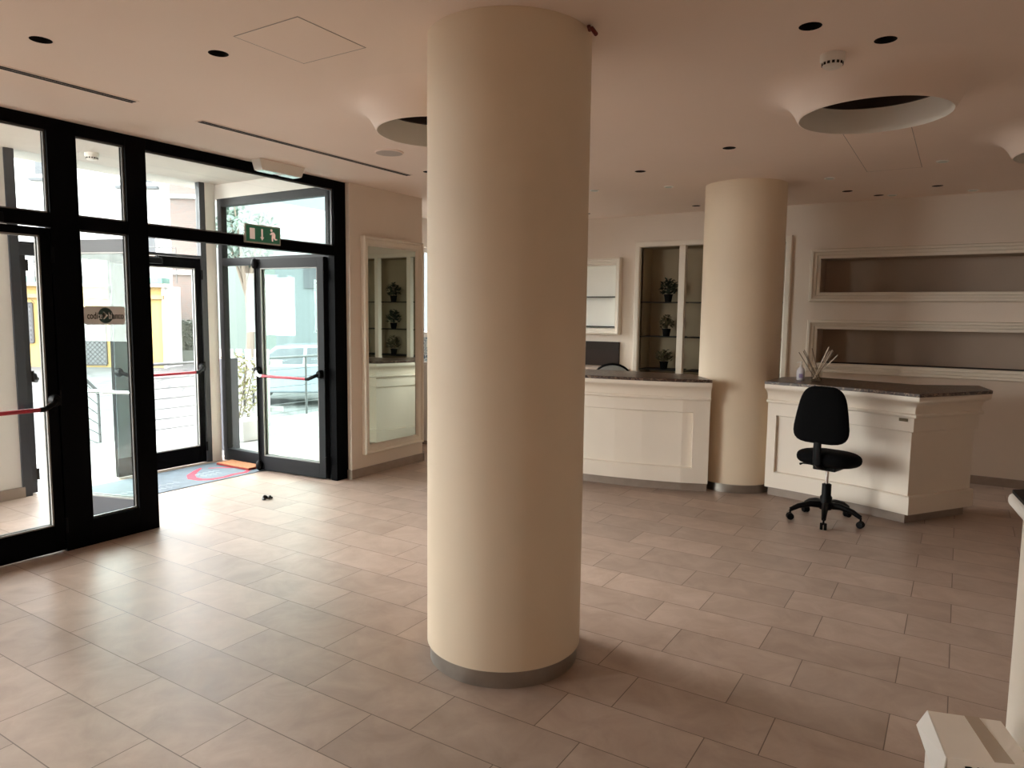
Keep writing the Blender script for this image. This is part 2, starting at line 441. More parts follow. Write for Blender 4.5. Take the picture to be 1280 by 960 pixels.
for i, c in enumerate(darkspots):
    o = p0 if i == 0 else dup(p0, (c[0], c[1], CZ))
    o.location = (c[0], c[1], CZ); o['label'] = dl[i]
def spot_white():
    t = thing('ceiling_spotlight', (0, 0, CZ), None, 'spotlight', 'white rimmed ceiling spotlights')
    bm = B(); lathe(bm, [(.045, 0), (.045, -.006), (.038, -.009), (.032, -.008)], n=28); obj('rim', bm, M['whiteplastic'], t, smooth=True)
    bm = B(); lathe(bm, [(.032, -.008), (.022, -.004), (.001, -.003)], n=28); obj('lens', bm, M['lens'], t, smooth=True)
    return t
wl = ['white rimmed spotlight right of the ceiling panel lines', 'white rimmed spotlight above the far column right side', 'white rimmed spotlight left of the far column top',
      'white rimmed spotlight beside a black one above the niches', 'white rimmed spotlight farthest right near the back wall', 'white rimmed spotlight by the edge of the foreground column']
p0 = spot_white()
for i, c in enumerate(whitespots):
    o = p0 if i == 0 else dup(p0, (c[0], c[1], CZ))
    o.location = (c[0], c[1], CZ); o['label'] = wl[i]

def slot(x, y0, y1, n, label):
    t = thing('slot_diffuser', (x, (y0+y1)/2, CZ), label, 'air vent', 'linear slot vents in the ceiling')
    L = (y1-y0)/2; w = .03*n/2
    bm = B(); box(bm, -w-.008, w+.008, -L-.01, L+.01, -.003, .002); obj('frame', bm, M['ceil'], t)
    for k in range(n):
        cx = -w+.03*(k+.5)
        boxobj('slot', (cx-.010, cx+.010, -L, L, -.005, 0), M['hole'], t)
    return t
slot(-4.225, -.2, 2.477, 2, 'double slot vent in the ceiling over the leftmost glazed door')
slot(-4.27, 2.94, 5.01, 2, 'long dark slot vent in the ceiling in front of the emergency light')

def panel(x0, x1, y0, y1, label):
    t = thing('access_panel', ((x0+x1)/2, (y0+y1)/2, CZ), label, 'ceiling panel', 'flush access panels in the ceiling')
    a, b = (x1-x0)/2, (y1-y0)/2
    bm = B()
    for d in ((-a, a, -b, -b+.004), (-a, a, b-.004, b), (-a, -a+.004, -b, b), (a-.004, a, -b, b)):
        box(bm, d[0], d[1], d[2], d[3], -.0015, 0)
    obj('shadow_gap', bm, M['base'], t)
    boxobj('lid', (-a+.004, a-.004, -b+.004, b-.004, -.0012, 0), M['ceil'], t)
    return t
panel(-2.84, -2.42, 2.135, 2.54, 'square flush access panel in the ceiling left of the foreground column')
panel(-.75, -.345, 5.0, 6.78, 'long flush access panel behind the flared recess')

t = thing('ceiling_speaker', (-3.80, 4.23, CZ), 'flat round white speaker grille beside the half hidden ceiling recess', 'speaker')
bm = B(); lathe(bm, [(.112, 0), (.112, -.006), (.102, -.010)], n=40); obj('rim', bm, M['ceil'], t, smooth=True)
bm = B(); lathe(bm, [(.102, -.010), (.001, -.011)], n=40); obj('grille', bm, mat('speaker_grille', (.50, .43, .38), .7, var=.15, vscale=300), t)

def detector(loc, label):
    t = thing('smoke_detector', loc, label, 'smoke detector', 'smoke detectors')
    bm = B(); lathe(bm, [(.056, 0), (.056, -.028), (.052, -.034), (.001, -.034)], n=36); obj('base', bm, M['whiteplastic'], t, smooth=True)
    bm = B(); lathe(bm, [(.047, -.034), (.044, -.052), (.036, -.06), (.001, -.061)], n=36); h = obj('head', bm, M['whiteplastic'], t, smooth=True)
    bm = B()
    for k in range(14):
        a = 2*pi*k/14; mt = Matrix.Rotation(a, 4, 'Z')
        box(bm, .041, .0475, -.006, .006, -.050, -.038, mt)
    obj('smoke_vent', bm, M['hole'], t)
    return t
detector((-.585, 3.72, CZ), 'white smoke detector left of the flared ceiling recess')
detector((-6.42, 3.37, 2.98), 'white smoke detector on the porch ceiling seen through the narrow pane')
t = thing('emergency_light', (-4.91, 4.10, CZ), 'white emergency light box mounted at the ceiling above the exit sign', 'emergency light')
bm = B(); 
a = [(-.05, 0), (.06, 0), (.05, -.085), (-.05, -.085)]
v0 = [bm.verts.new((p[0], -.235 if i < 2 else -.205, p[1])) for i, p in enumerate(a)]; v1 = [bm.verts.new((p[0], .235 if i < 2 else .205, p[1])) for i, p in enumerate(a)]
for i in range(4): bm.faces.new((v0[i], v0[(i+1) % 4], v1[(i+1) % 4], v1[i]))
bm.faces.new(v0); bm.faces.new(list(reversed(v1)))
obj('casing', bm, M['whiteplastic'], t, bevel=.006)
for s in (-1, 1): boxobj('diffuser', (-.042, .042, min(s*.03, s*.19), max(s*.03, s*.19), -.089, -.084), mat('pale_green_lens%d' % s, (.45, .62, .54), .2, emit=.25), t, bevel=.003)
bm = B(); tube(bm, [(-1.42, 2.84, CZ), (-1.405, 2.82, CZ-.025), (-1.385, 2.80, CZ-.03), (-1.36, 2.79, CZ-.062)], .009, 8)
obj('cable_stub', bm, mat('dark_red_cable', (.12, .006, .005), .5), label='short dark red cable end hanging from the ceiling beside the foreground column', cat='cable')

# ------------------------------------------------------------------ glazed front
boxobj('glass_pane', (-5.165, -5.16, -2.28, -1.22, .47, 2.33), M['glass'], bpy.data.objects['added_window_near'])
FX0, FX1 = GX-.08, GX
bm = B()
for y0, y1 in ((4.85, 5.0), (2.88, 3.03), (2.37, 2.55), (.30, .44)): box(bm, FX0, FX1, y0, y1, 0, CZ)
ys = [(3.03, 4.85), (2.55, 2.88), (.44, 2.37)]
for y0, y1 in ys:
    box(bm, FX0, FX1, y0, y1, 2.79, CZ); box(bm, FX0, FX1, y0, y1, 2.175, 2.262)
for y0, y1 in [(2.55, 2.88)]: box(bm, FX0, FX1, y0, y1, 0, .185)
struct('window_1', bm, M['black'], label='black metal framework of the glazed front', bevel=.003)
wf = bpy.data.objects['window_1']
def pane(name, d, m, parent, beads=None):
    o = boxobj(name, d, m, parent); return o
for k, (y0, y1) in enumerate(ys):
    pane('transom_pane', (GX-.045, GX-.039, y0, y1, 2.262, 2.79), M['glass'], wf)
for y0, y1 in [(2.55, 2.88)]:
    pane('lower_pane', (GX-.045, GX-.039, y0, y1, .185, 2.175), M['glass'], wf)
# grey glazing beads round the panes
bm = B()
def beads(bm, y0, y1, z0, z1, x0=GX-.036, w=.012):
    box(bm, x0, x0+.014, y0, y0+w, z0, z1); box(bm, x0, x0+.014, y1-w, y1, z0, z1); box(bm, x0, x0+.014, y0+w, y1-w, z0, z0+w); box(bm, x0, x0+.014, y0+w, y1-w, z1-w, z1)
for y0, y1 in ys: beads(bm, y0, y1, 2.262, 2.79)
beads(bm, 2.55, 2.88, .185, 2.175)
obj('glazing_bead', bm, mat('bead_grey', (.10, .10, .095), .35), wf)

# --- door leaves. local frame: hinge at origin, leaf runs along +x, bar on the -y face
def leaf(name, loc, ang, W, label, m, gl, H=2.165, z0=.012, bar=True, arm=True, rods=False, barz=1.03, sw=.085, rail=.19, toprail=.095, flip=False, barred=True, fsw=None):
    t = thing(name, (loc[0], loc[1], 0), label, 'door', kind='structure', rz=ang)
    bm = B(); f = fsw or sw
    box(bm, 0, sw, -.03, .03, z0, H); box(bm, W-f, W, -.03, .03, z0, H)
    box(bm, sw, W-f, -.03, .03, z0, rail); box(bm, sw, W-f, -.03, .03, H-toprail, H)
    obj('leaf_frame', bm, m, t, bevel=.003)
    boxobj('glass_pane', (sw, W-f, -.004, .004, rail, H-toprail), gl, t)
    bm = B()
    for s in (-1, 1):
        y = s*.018
        for d in ((sw, sw+.01, rail, H-toprail), (W-f-.01, W-f, rail, H-toprail), (sw, W-f, rail, rail+.01), (sw, W-f, H-toprail-.01, H-toprail)):
            box(bm, d[0], d[1], y-.008, y+.008, d[2], d[3])
    obj('glazing_bead', bm, mat('bead', (.22, .22, .21), .35), t)
    s = 1 if flip else -1
    if bar:
        pb = bpy.data.objects.new('panic_bar', None); COL.objects.link(pb); pb.parent = t
        bm = B(); tube(bm, [(.15, s*.115, barz-.035), (W-.13, s*.115, barz-.035)], .014, 12)
        obj('push_bar', bm, M['red'] if barred else M['chrome'], pb, smooth=True)
        for x, big in ((sw*.5, True), (W-sw*.5, False)):
            bm = B(); lathe(bm, [(.001, -.0), (.034, 0), (.034, .03), (.026, .05), (.001, .052)], n=20)
            rot = Matrix.Rotation(radians(90 if s < 0 else -90), 4, 'X')
            mt = Matrix.Translation((x, s*.03, barz+.01)) @ rot @ Matrix.Scale(1.25, 4, (0, 1, 0))
            for v in bm.verts: v.co = mt @ v.co
            obj('latch_case' if not big else 'pivot_case', bm, M['plastic'], pb, smooth=True)
            dx = .07 if big else -.07
            bm = B(); tube(bm, [(x, s*.065, barz+.01), (x+dx*.5, s*.10, barz-.01), (x+dx*1.3, s*.115, barz-.035), (x+dx*1.75, s*.115, barz-.035)], [.017, .018, .017, .0165], 10)
            obj('arm', bm, M['plastic'] if big or not rods else M['chrome'], pb, smooth=True)
    if rods:
        bm = B(); tube(bm, [(W-.03, s*.045, .05), (W-.03, s*.045, H-.06)], .011, 8)
        obj('latch_rod', bm, M['plastic'], t)
        for z in (.06, H-.05):
            bm = B(); bmesh.ops.create_uvsphere(bm, u_segments=16, v_segments=10, radius=.036)
            for v in bm.verts: v.co = Vector((v.co.x+W-.03, v.co.y*.9+s*.05, v.co.z*1.5+z))
            obj('rod_cover', bm, M['plastic'], t, smooth=True)
    # hinges
    for z in (.18, 1.05, H-.17):
        bm = B(); lathe(bm, [(.011, -.05), (.011, .05)], c=(-.008, s*.035, z), n=10, capb=True, capt=True); obj('hinge', bm, M['plastic'], t)
    return t

# closed inner leaves at the left
leaf('door_1', (GX-.04, 2.365), radians(-90), .955, 'closed black glazed door leaf with dark red push bar at far left', M['black'], M['glass'], sw=.062, toprail=.05, flip=True)
leaf('door_2', (GX-.04, .445), radians(90), .955, 'closed black glazed door leaf next to the leaf with the dark red push bar, without a sign', M['black'], M['glass'], sw=.062, toprail=.05)
# the two leaves of the entrance, swung out into the porch
leaf('door_3', (GX-.12, 4.845), radians(185.6), .90, 'open grey door leaf with red push bar, folded against the porch side glazing', M['darkfr'], M['glassg'], flip=True, rods=True, sw=.08, rail=.16)
leaf('door_4', (GX-.12, 3.045), radians(197.5), .90, 'open door leaf with pale push bar seen through the narrow pane with the sign', M['greyfr'], M['glassg'], barred=False, sw=.08)  # lighter grey frame carries the glare of the panes as colour
# outer doors of the porch
d5 = leaf('door_5', (-6.865, 4.66), radians(-90), .95, 'closed outer door leaf with red push bar between the black mullion and porch corner', M['black'], M['glass'], sw=.065, fsw=.17, toprail=.105, H=2.185, flip=True)
leaf('door_6', (-6.87, 2.975), radians(178), .74, 'open outer door leaf seen edge-on beside the white porch wall', M['greyfr'], M['glass'], H=2.185, barred=False)

boxobj('stile_glare', (.79, .948, .03, .034, .20, 2.08), mat('pale_blue_glare', (.20, .25, .28), .4), d5)  # pale strip putting the pane glare on the dark stile as colour
bm = B()
box(bm, -6.9, -6.83, 2.87, 2.945, 0, 2.98); box(bm, -6.9, -6.83, 4.665, 4.73, 0, 2.98); box(bm, -6.9, -6.83, 2.945, 4.665, 2.19, 2.215)
box(bm, -6.9, -6.83, 2.945, 3.71, 2.10, 2.19)
struct('window_2', bm, M['greyfr'], label='grey outer door frame of the porch', bevel=.003)
pane('transom_pane', (-6.868, -6.862, 2.945, 4.665, 2.215, 2.98), M['glass'], bpy.data.objects['window_2'])
bm = B()
box(bm, -6.83, -6.76, 4.87, 4.94, 0, 2.83); box(bm, -5.19, -5.13, 4.87, 4.94, 0, 2.83)
for z0, z1 in ((0, .13), (2.12, 2.20), (2.745, 2.83)): box(bm, -6.76, -5.19, 4.87, 4.94, z0, z1)
struct('window_3', bm, M['darkfr'], label='grey framed side glazing of the porch', bevel=.003)
w3 = bpy.data.objects['window_3']
pane('side_pane', (-6.76, -5.19, 4.902, 4.908, .13, 2.12), M['glassg'], w3); pane('transom_pane', (-6.76, -5.19, 4.902, 4.908, 2.20, 2.745), M['glassg'], w3)

# door closers
def closer(name, x, y0, y1, z, label, s=1):
    t = thing(name, (x, y0, z), label, 'door closer', 'door closers')
    boxobj('body', (-.028, .028, 0, y1-y0, -.03, .03), M['plastic'], t, bevel=.006)
    bm = B(); tube(bm, [(s*.03, (y1-y0)*.8, .03), (s*.14, (y1-y0)*.3, .036), (s*.02, -(y1-y0)*.15, .04)], .007, 6); obj('arm', bm, M['chrome'], t)
closer('door_closer', GX+.03, 1.86, 2.08, 2.20, 'small closer arm over the far left door leaf')
closer('door_closer', -6.80, 3.98, 4.2, 2.13, 'closer arm on the closed outer door leaf seen above its glass')
closer('door_closer', -6.93, 3.05, 3.3, 2.14, 'closer arm at the head of the open outer door, seen through the far left leaf', -1)

# ------------------------------------------------------------------ signs
def text(body, size, m, parent, loc, rot, name='lettering', ext=.0006, sx=1.0, align='CENTER', bold=0.0):
    c = bpy.data.curves.new(name, 'FONT'); c.body = body; c.size = size; c.extrude = ext; c.align_x = align; c.align_y = 'CENTER'; c.offset = bold
    c.materials.append(m)
    tmp = bpy.data.objects.new(name, c); COL.objects.link(tmp)
    bpy.context.view_layer.update()
    me = bpy.data.meshes.new_from_object(tmp.evaluated_get(bpy.context.evaluated_depsgraph_get()))
    bpy.data.objects.remove(tmp)
    me.materials.clear(); me.materials.append(m)
    o = bpy.data.objects.new(name, me); COL.objects.link(o); o.parent = parent; o.location = loc; o.rotation_euler = rot; o.scale = (sx, 1, 1)
    return o
def poly(bm, pts, x, h=.001):
    """flat shape in the y-z plane facing +x"""
    a = [bm.verts.new((x, p[0], p[1])) for p in pts]; b = [bm.verts.new((x+h, p[0], p[1])) for p in pts]
    n = len(pts)
    for i in range(n): bm.faces.new((a[i], a[(i+1) % n], b[(i+1) % n], b[i]))
    bm.faces.new(list(reversed(a))); bm.faces.new(b)
t = thing('exit_sign', (GX+.02, 4.025, 2.285), 'green emergency exit sign with door, arrow and running figure on the black transom', 'exit sign')
boxobj('backing', (-.02, 0, -.181, .181, -.077, .077), mat('sign_edge', (.42, .42, .38), .5), t, bevel=.002)
boxobj('green_face', (0, .001, -.170, .170, -.066, .066), M['green'], t)
bm = B(); poly(bm, [(-.135, -.045), (-.085, -.045), (-.085, .045), (-.135, .045)], .0012); obj('door_symbol', bm, M['signwhite'], t)
bm = B(); poly(bm, [(-.02, .045), (-.02, -.022), (-.032, -.022), (-.012, -.05), (.008, -.022), (-.004, -.022), (-.004, .045)], .0012); obj('arrow_symbol', bm, M['signwhite'], t)
bm = B()
poly(bm, [(.085+.012*cos(a*pi/6), .043+.012*sin(a*pi/6)) for a in range(12)], .0012)
poly(bm, [(.083, .026), (.108, .030), (.126, .012), (.122, .002), (.108, .014), (.112, -.008), (.128, -.026), (.143, -.026), (.143, -.035), (.122, -.037), (.102, -.018), (.098, -.03), (.100, -.05), (.088, -.05), (.086, -.028), (.094, -.004), (.090, .012), (.082, .004), (.068, .008), (.068, .015), (.078, .016)], .0012)
bmesh.ops.triangulate(bm, faces=bm.faces[:]); obj('running_figure', bm, M['signwhite'], t)

t = thing('glass_sign', (GX-.028, 2.704, 1.601), 'grey rounded sign plate reading codice bianco stuck on the narrow pane', 'sign')
def rrect(w, h, r, n=6):
    o = []
    for cx, cy, a0 in ((w-r, h-r, 0), (-w+r, h-r, 90), (-w+r, -h+r, 180), (w-r, -h+r, 270)):
        for k in range(n+1):
            a = radians(a0+90*k/n); o.append((cx+r*cos(a), cy+r*sin(a)))
    return o
bm = B(); poly(bm, rrect(.142, .064, .022), 0, .004); obj('plate', bm, M['signgrey'], t)
bm = B(); poly(bm, [(.052*cos(2*pi*k/32)+.004, .054*sin(2*pi*k/32)) for k in range(32)], .004, .001); obj('disc', bm, M['teal'], t)
bm = B(); poly(bm, [(-.015, .026), (-.006, .026), (.019, 0), (-.006, -.026), (-.015, -.026), (.007, 0)], .005, .001); bmesh.ops.triangulate(bm, faces=bm.faces[:]); obj('chevron', bm, M['signgrey'], t)
RT = (pi/2, 0, pi/2)
for wd, mm, xa, xb, dx in (('codi', M['ink'], -.121, -.052, .0055), ('ce', M['signgrey'], -.050, -.022, .0065), ('bi', M['signgrey'], .025, .046, .0065), ('anco', M['ink'], .050, .130, .0055)):
    o = text(wd, .066, mm, t, (dx, (xa+xb)/2, -.004), RT, bold=.0006)
    xs_ = [v.co.x for v in o.data.vertices]; k = (xb-xa)/(max(xs_)-min(xs_)); o.scale = (k, 1, 1); o.location.y = (xa+xb)/2-(max(xs_)+min(xs_))/2*k

# ------------------------------------------------------------------ mats, strap
t = thing('entrance_mat', (-6.37, 3.97, 0), 'large blue grey entrance mat with a red swirl lying in the porch', 'mat')
boxobj('pile', (-.38, .37, -.92, .80, 0, .006), M['matblue'], t)
def ribbon(bm, pts, ws, z0, z1):
    n = len(pts); L = []; Rr = []
    for i, p in enumerate(pts):
        a = Vector(pts[max(i-1, 0)]); b = Vector(pts[min(i+1, n-1)]); d = (b-a).normalized(); nn = Vector((-d.y, d.x)); p = Vector(p)
        L.append(p+nn*ws[i]/2); Rr.append(p-nn*ws[i]/2)
    for i in range(n-1):
        q = [L[i], L[i+1], Rr[i+1], Rr[i]]
        prism(bm, q, z0, z1)
sw_ = [(-6.60, 4.43), (-6.52, 4.32), (-6.40, 4.18), (-6.27, 4.11), (-6.15, 4.12), (-6.08, 4.2), (-6.06, 4.32), (-6.09, 4.45), (-6.07, 4.57), (-6.13, 4.66), (-6.25, 4.68), (-6.36, 4.64), (-6.46, 4.56), (-6.54, 4.47)]
bm = B(); ribbon(bm, [(x+6.37, y-3.97) for x, y in sw_], [.02, .05, .075, .085, .075, .06, .05, .05, .05, .045, .04, .03, .025, .015], .0055, .0075)
obj('red_swirl', bm, M['matred'], t)
bm = B()
for row, (x, y0, y1) in enumerate(((-6.37, 4.2, 4.45), (-6.27, 4.22, 4.42), (-6.24, 3.3, 3.95), (-6.12, 3.4, 3.85))):
    y = y0
    while y < y1:
        w = random.uniform(.02, .045)
        ribbon(bm, [(x+6.37-.03, y-3.97), (x+6.37+.0, y-3.97+w*.5), (x+6.37+.028, y-3.97+w)], [.012]*3, .0055, .0072)
        y += w+.03
obj('white_scrollwork', bm, M['matwhite'], t, kind='stuff')
t = thing('doormat', (-6.36, 4.735, .0078), 'small orange coir doormat at the foot of the open grey door', 'doormat', rz=radians(1))
boxobj('coir_top', (-.26, .24, -.095, .085, .002, .022), M['coir'], t)
boxobj('red_edging', (-.265, .245, -.102, .09, 0, .016), M['coirred'], t)
bm = B(); n = 26
tube(bm, [(-5.06+.026*cos(a*2*pi/n*.86), 4.02+.03*sin(a*2*pi/n*.86), .012+.010*sin(a*.5)) for a in range(n)], [.008+.006*abs(sin(a*.35)) for a in range(n)], 8)
tube(bm, [(-5.06, 4.045, .012), (-5.05, 4.06, .009), (-5.04, 4.07, .008)], .008, 6)
obj('twisted_strap', bm, M['rubber'], smooth=True, label='small black twisted strap lying on the tiles before the entrance', cat='strap')

# ------------------------------------------------------------------ mouldings and niches
def frame_mould(x0, x1, z0, z1, prof, axis='y', base=0.0, sgn=-1):
    """mitred frame. x0..z1: outer edge; prof: (inset, projection)"""
    bm = B(); rings = []
    for i, p in prof:
        r = []
        for x, z in ((x0+i, z0+i), (x1-i, z0+i), (x1-i, z1-i), (x0+i, z1-i)):
            r.append(bm.verts.new((x, base+sgn*p, z) if axis == 'y' else (base+sgn*p, x, z)))
        rings.append(r)
    for a, b in zip(rings, rings[1:]):
        for k in range(4): bm.faces.new((a[k], a[(k+1) % 4], b[(k+1) % 4], b[k]))
    return bm
PROF = [(0, 0), (0, .05), (.006, .057), (.028, .057), (.034, .040), (.060, .035), (.066, .020), (.092, .020), (.096, .014), (.096, -.002)]

def niche_recess(bm, x0, x1, z0, z1, d):
    y0, y1 = BY, BY+d
    v = lambda x, y, z: bm.verts.new((x, y, z))
    a = [v(x0, y0, z0), v(x1, y0, z0), v(x1, y0, z1), v(x0, y0, z1)]; b = [v(x0, y1, z0), v(x1, y1, z0), v(x1, y1, z1), v(x0, y1, z1)]
    for k in range(4): bm.faces.new((a[k], b[k], b[(k+1) % 4], a[(k+1) % 4]))
    bm.faces.new(b)
def centred(t):
    return t
def sub(name, bm, m, t, **k):
    for v in bm.verts: v.co -= Vector(t.location)
    return obj(name, bm, m, t, **k)
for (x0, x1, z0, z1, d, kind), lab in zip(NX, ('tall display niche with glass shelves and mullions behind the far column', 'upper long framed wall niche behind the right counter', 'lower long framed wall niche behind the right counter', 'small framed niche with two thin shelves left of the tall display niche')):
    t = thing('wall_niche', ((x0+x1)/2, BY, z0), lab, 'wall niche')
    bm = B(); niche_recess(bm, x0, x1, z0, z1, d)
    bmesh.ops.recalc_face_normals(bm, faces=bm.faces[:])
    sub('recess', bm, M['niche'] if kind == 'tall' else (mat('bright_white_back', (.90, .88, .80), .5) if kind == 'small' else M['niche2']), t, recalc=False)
    if kind == 'tall':
        f = .062
        sub('frame', frame_mould(x0-f, x1+f, z0-.2, z1+f, [(0, 0), (0, .055), (.006, .06), (.05, .06), (.062, .05), (.062, -.05)], base=BY), M['mould'], t)
        for mx in (-2.865, -2.21):
            bm = B(); box(bm, mx-.038, mx+.038, BY-.055, BY+.02, z0, z1); sub('mullion', bm, M['mould'], t, bevel=.003)
        bays = [(x0, -2.903), (-2.827, -2.248), (-2.172, x1)]
        for sz in (1.805, 1.38, .97):
            for a, b in bays:
                bm = B(); box(bm, a, b, BY+.01, BY+d-.01, sz-.005, sz+.005); sub('glass_shelf', bm, M['shelfglass'], t)
        bm = B(); box(bm, x0, x1, BY+.0, BY+d, .87, .90); box(bm, x0, x1, BY+.02, BY+.04, 0, .87); sub('lower_panel', bm, M['cream'], t)
    elif kind == 'small':
        sub('frame', frame_mould(x0-.075, x1+.075, z0-.075, z1+.09, [(a*.78, p*1.3) for a, p in PROF[:-1]]+[(.075, -.002)], base=BY), M['mould'], t, smooth=True, sharp=40)
        for sz in (1.873, 1.492):
            bm = B(); box(bm, x0, x1, BY+.0, BY+d, sz-.005, sz+.005); sub('shelf', bm, M['shelfglass'], t)
    else:
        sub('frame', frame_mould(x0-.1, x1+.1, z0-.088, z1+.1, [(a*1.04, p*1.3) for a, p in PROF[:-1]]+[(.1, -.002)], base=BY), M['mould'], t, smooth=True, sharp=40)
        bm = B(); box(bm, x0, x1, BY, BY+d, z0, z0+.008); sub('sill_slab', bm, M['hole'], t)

# tall mirror on the short wall
t = thing('wall_mirror', (-5.0, 5.6, 1.3), 'tall cream framed mirror on the short wall beside the entrance', 'mirror')
bm = frame_mould(5.145, 6.055, .22, 2.385, [(0, 0), (0, .045), (.01, .055), (.022, .05), (.03, .034), (.055, .028), (.068, .03), (.08, .022), (.09, .012), (.092, .0)], axis='x', base=-5.0, sgn=1)
sub('frame', bm, M['mould'], t, smooth=True, sharp=40)
bm = B(); box(bm, -4.9995, -4.994, 5.225, 5.975, .30, 2.30); sub('mirror_glass', bm, M['mirror'], t)

# dark glossy panel, back wall
t = thing('dark_wall_panel', (-4.1, BY-.012, 1.15), 'dark glossy panel low on the back wall behind the left counter', 'panel')
boxobj('screen', (-.45, .437, -.012, .010, -.16, .15), mat('dark_gloss', (.03, .022, .018), .4, spec=.1), t, bevel=.002)
boxobj('lower_half', (-.45, .437, -.016, -.012, -.16, .04), mat('dark_lacquer', (.035, .024, .02), .5, spec=.1), t)
bm = B(); box(bm, -4.75, -3.50, 7.95, BY-.02, .93, .965); box(bm, -4.72, -4.68, 7.95, 8.35, 0, .93); box(bm, -3.56, -3.52, 7.95, 8.35, 0, .93); box(bm, -4.68, -3.56, 8.33, 8.37, .3, .93)
obj('back_desk', bm, M['niche2'], label='low work desk against the back wall behind the left counter', cat='desk', bevel=.003)

# plants
def plant(loc, m, label, seed, h=.2, spread=.11, n=120, parent_name='potted_plant'):
    t = thing('potted_plant', loc, label, 'potted plant', 'small artificial plants in the display niche')
    rnd = random.Random(seed)
    bm = B(); lathe(bm, [(.040, 0), (.052, .082), (.056, .082), (.056, .095), (.048, .095), (.046, .085)], n=24, capb=True); obj('pot', bm, M['pot'], t, smooth=True)
    bm = B(); lathe(bm, [(.001, .086), (.047, .086)], n=16); obj('soil', bm, M['soil'], t)
    bm = B()
    for i in range(n):
        a = rnd.uniform(0, 2*pi); r = spread*math.sqrt(rnd.random()); z = .11+h*rnd.random()*(1-.45*(r/spread)**2)
        p = Vector((r*cos(a), r*sin(a), z)); d = Vector((cos(a)*rnd.uniform(.3, 1), sin(a)*rnd.uniform(.3, 1), rnd.uniform(-.3, 1))).normalized()
        L = rnd.uniform(.04, .065); w = L*.42; s = d.cross(Vector((0, 0, 1))).normalized(); nn = s.cross(d)*L*.15
        q = [p-d*L*.5, p+s*w-nn*.2, p+d*L*.6-nn, p-s*w-nn*.2, p+nn]
        v = [bm.verts.new(x) for x in q]
        for f in ((0, 1, 4), (1, 2, 4), (2, 3, 4), (3, 0, 4)): bm.faces.new([v[k] for k in f])
    obj('foliage', bm, m, t, recalc=False)
    bm = B()
    for i in range(9):
        a = rnd.uniform(0, 2*pi); r = spread*.7*rnd.random()
        tube(bm, [(r*.15*cos(a), r*.15*sin(a), .085), (r*.6*cos(a), r*.6*sin(a), .085+h*.4), (r*cos(a), r*sin(a), .085+h*.75)], .0025, 4)
    obj('stems', bm, M['bark'], t)
plant((-3.09, BY+.13, 1.810), M['leaf'], 'bushy dark green plant in black pot on the top shelf, left bay', 3)
plant((-3.10, BY+.13, 1.385), M['leaf2'], 'olive leafed plant in black pot on the middle shelf, left bay', 5, h=.16, spread=.085, n=95)
plant((-3.12, BY+.13, .975), M['leaf2'], 'drooping plant in black pot on the bottom shelf, left bay', 8, h=.15, spread=.095, n=95)
plant((-2.40, BY+.13, 1.810), M['leaf'], 'dark plant on the top shelf of the middle bay, seen in the mirror', 13)
plant((-2.40, BY+.13, 1.385), M['leaf'], 'dark plant on the middle shelf of the middle bay, seen in the mirror', 15)
plant((-2.40, BY+.13, .975), M['leaf2'], 'dark plant on the bottom shelf of the middle bay, seen in the mirror', 18)

# ------------------------------------------------------------------ reception counters
def offset(pts, d):
    """offset an open polyline to its right-hand side (looking along it), mitred"""
    out = []; n = len(pts)
    for i, p in enumerate(pts):
        ns = []
        if i > 0: e = Vector(pts[i])-Vector(pts[i-1]); e.normalize(); ns.append(Vector((e.y, -e.x)))
        if i < n-1: e = Vector(pts[i+1])-Vector(pts[i]); e.normalize(); ns.append(Vector((e.y, -e.x)))
        if len(ns) == 2:
            m_ = (ns[0]+ns[1]).normalized(); k = 1/max(.35, m_.dot(ns[0]))
        else: m_ = ns[0]; k = 1
        q = Vector(p)+m_*d*k; out.append((q.x, q.y))
    return out
def sweep(bm, pts, prof, cap=True):
    """prof: (offset, z); strip swept along the polyline"""
    cols = [offset(pts, d) for d, z in prof]
    V = [[bm.verts.new((c[i][0], c[i][1], prof[k][1])) for i in range(len(pts))] for k, c in enumerate(cols)]
    for a, b in zip(V, V[1:]):
        for i in range(len(pts)-1): bm.faces.new((a[i], a[i+1], b[i+1], b[i]))
    if cap:
        for i in (0, -1):
            try: bm.faces.new([r[i] for r in V])
            except Exception: pass
TOP = 1.07
CORN = [(-.05, .868), (.014, .868), (.030, .870), (.038, .878), (.038, .890), (.030, .898), (.014, .901), (.016, .925), (.022, .95), (.036, .972), (.058, .988), (.078, .996), (.088, 1.004), (.090, 1.02), (.088, TOP-.028), (-.05, TOP-.028)]
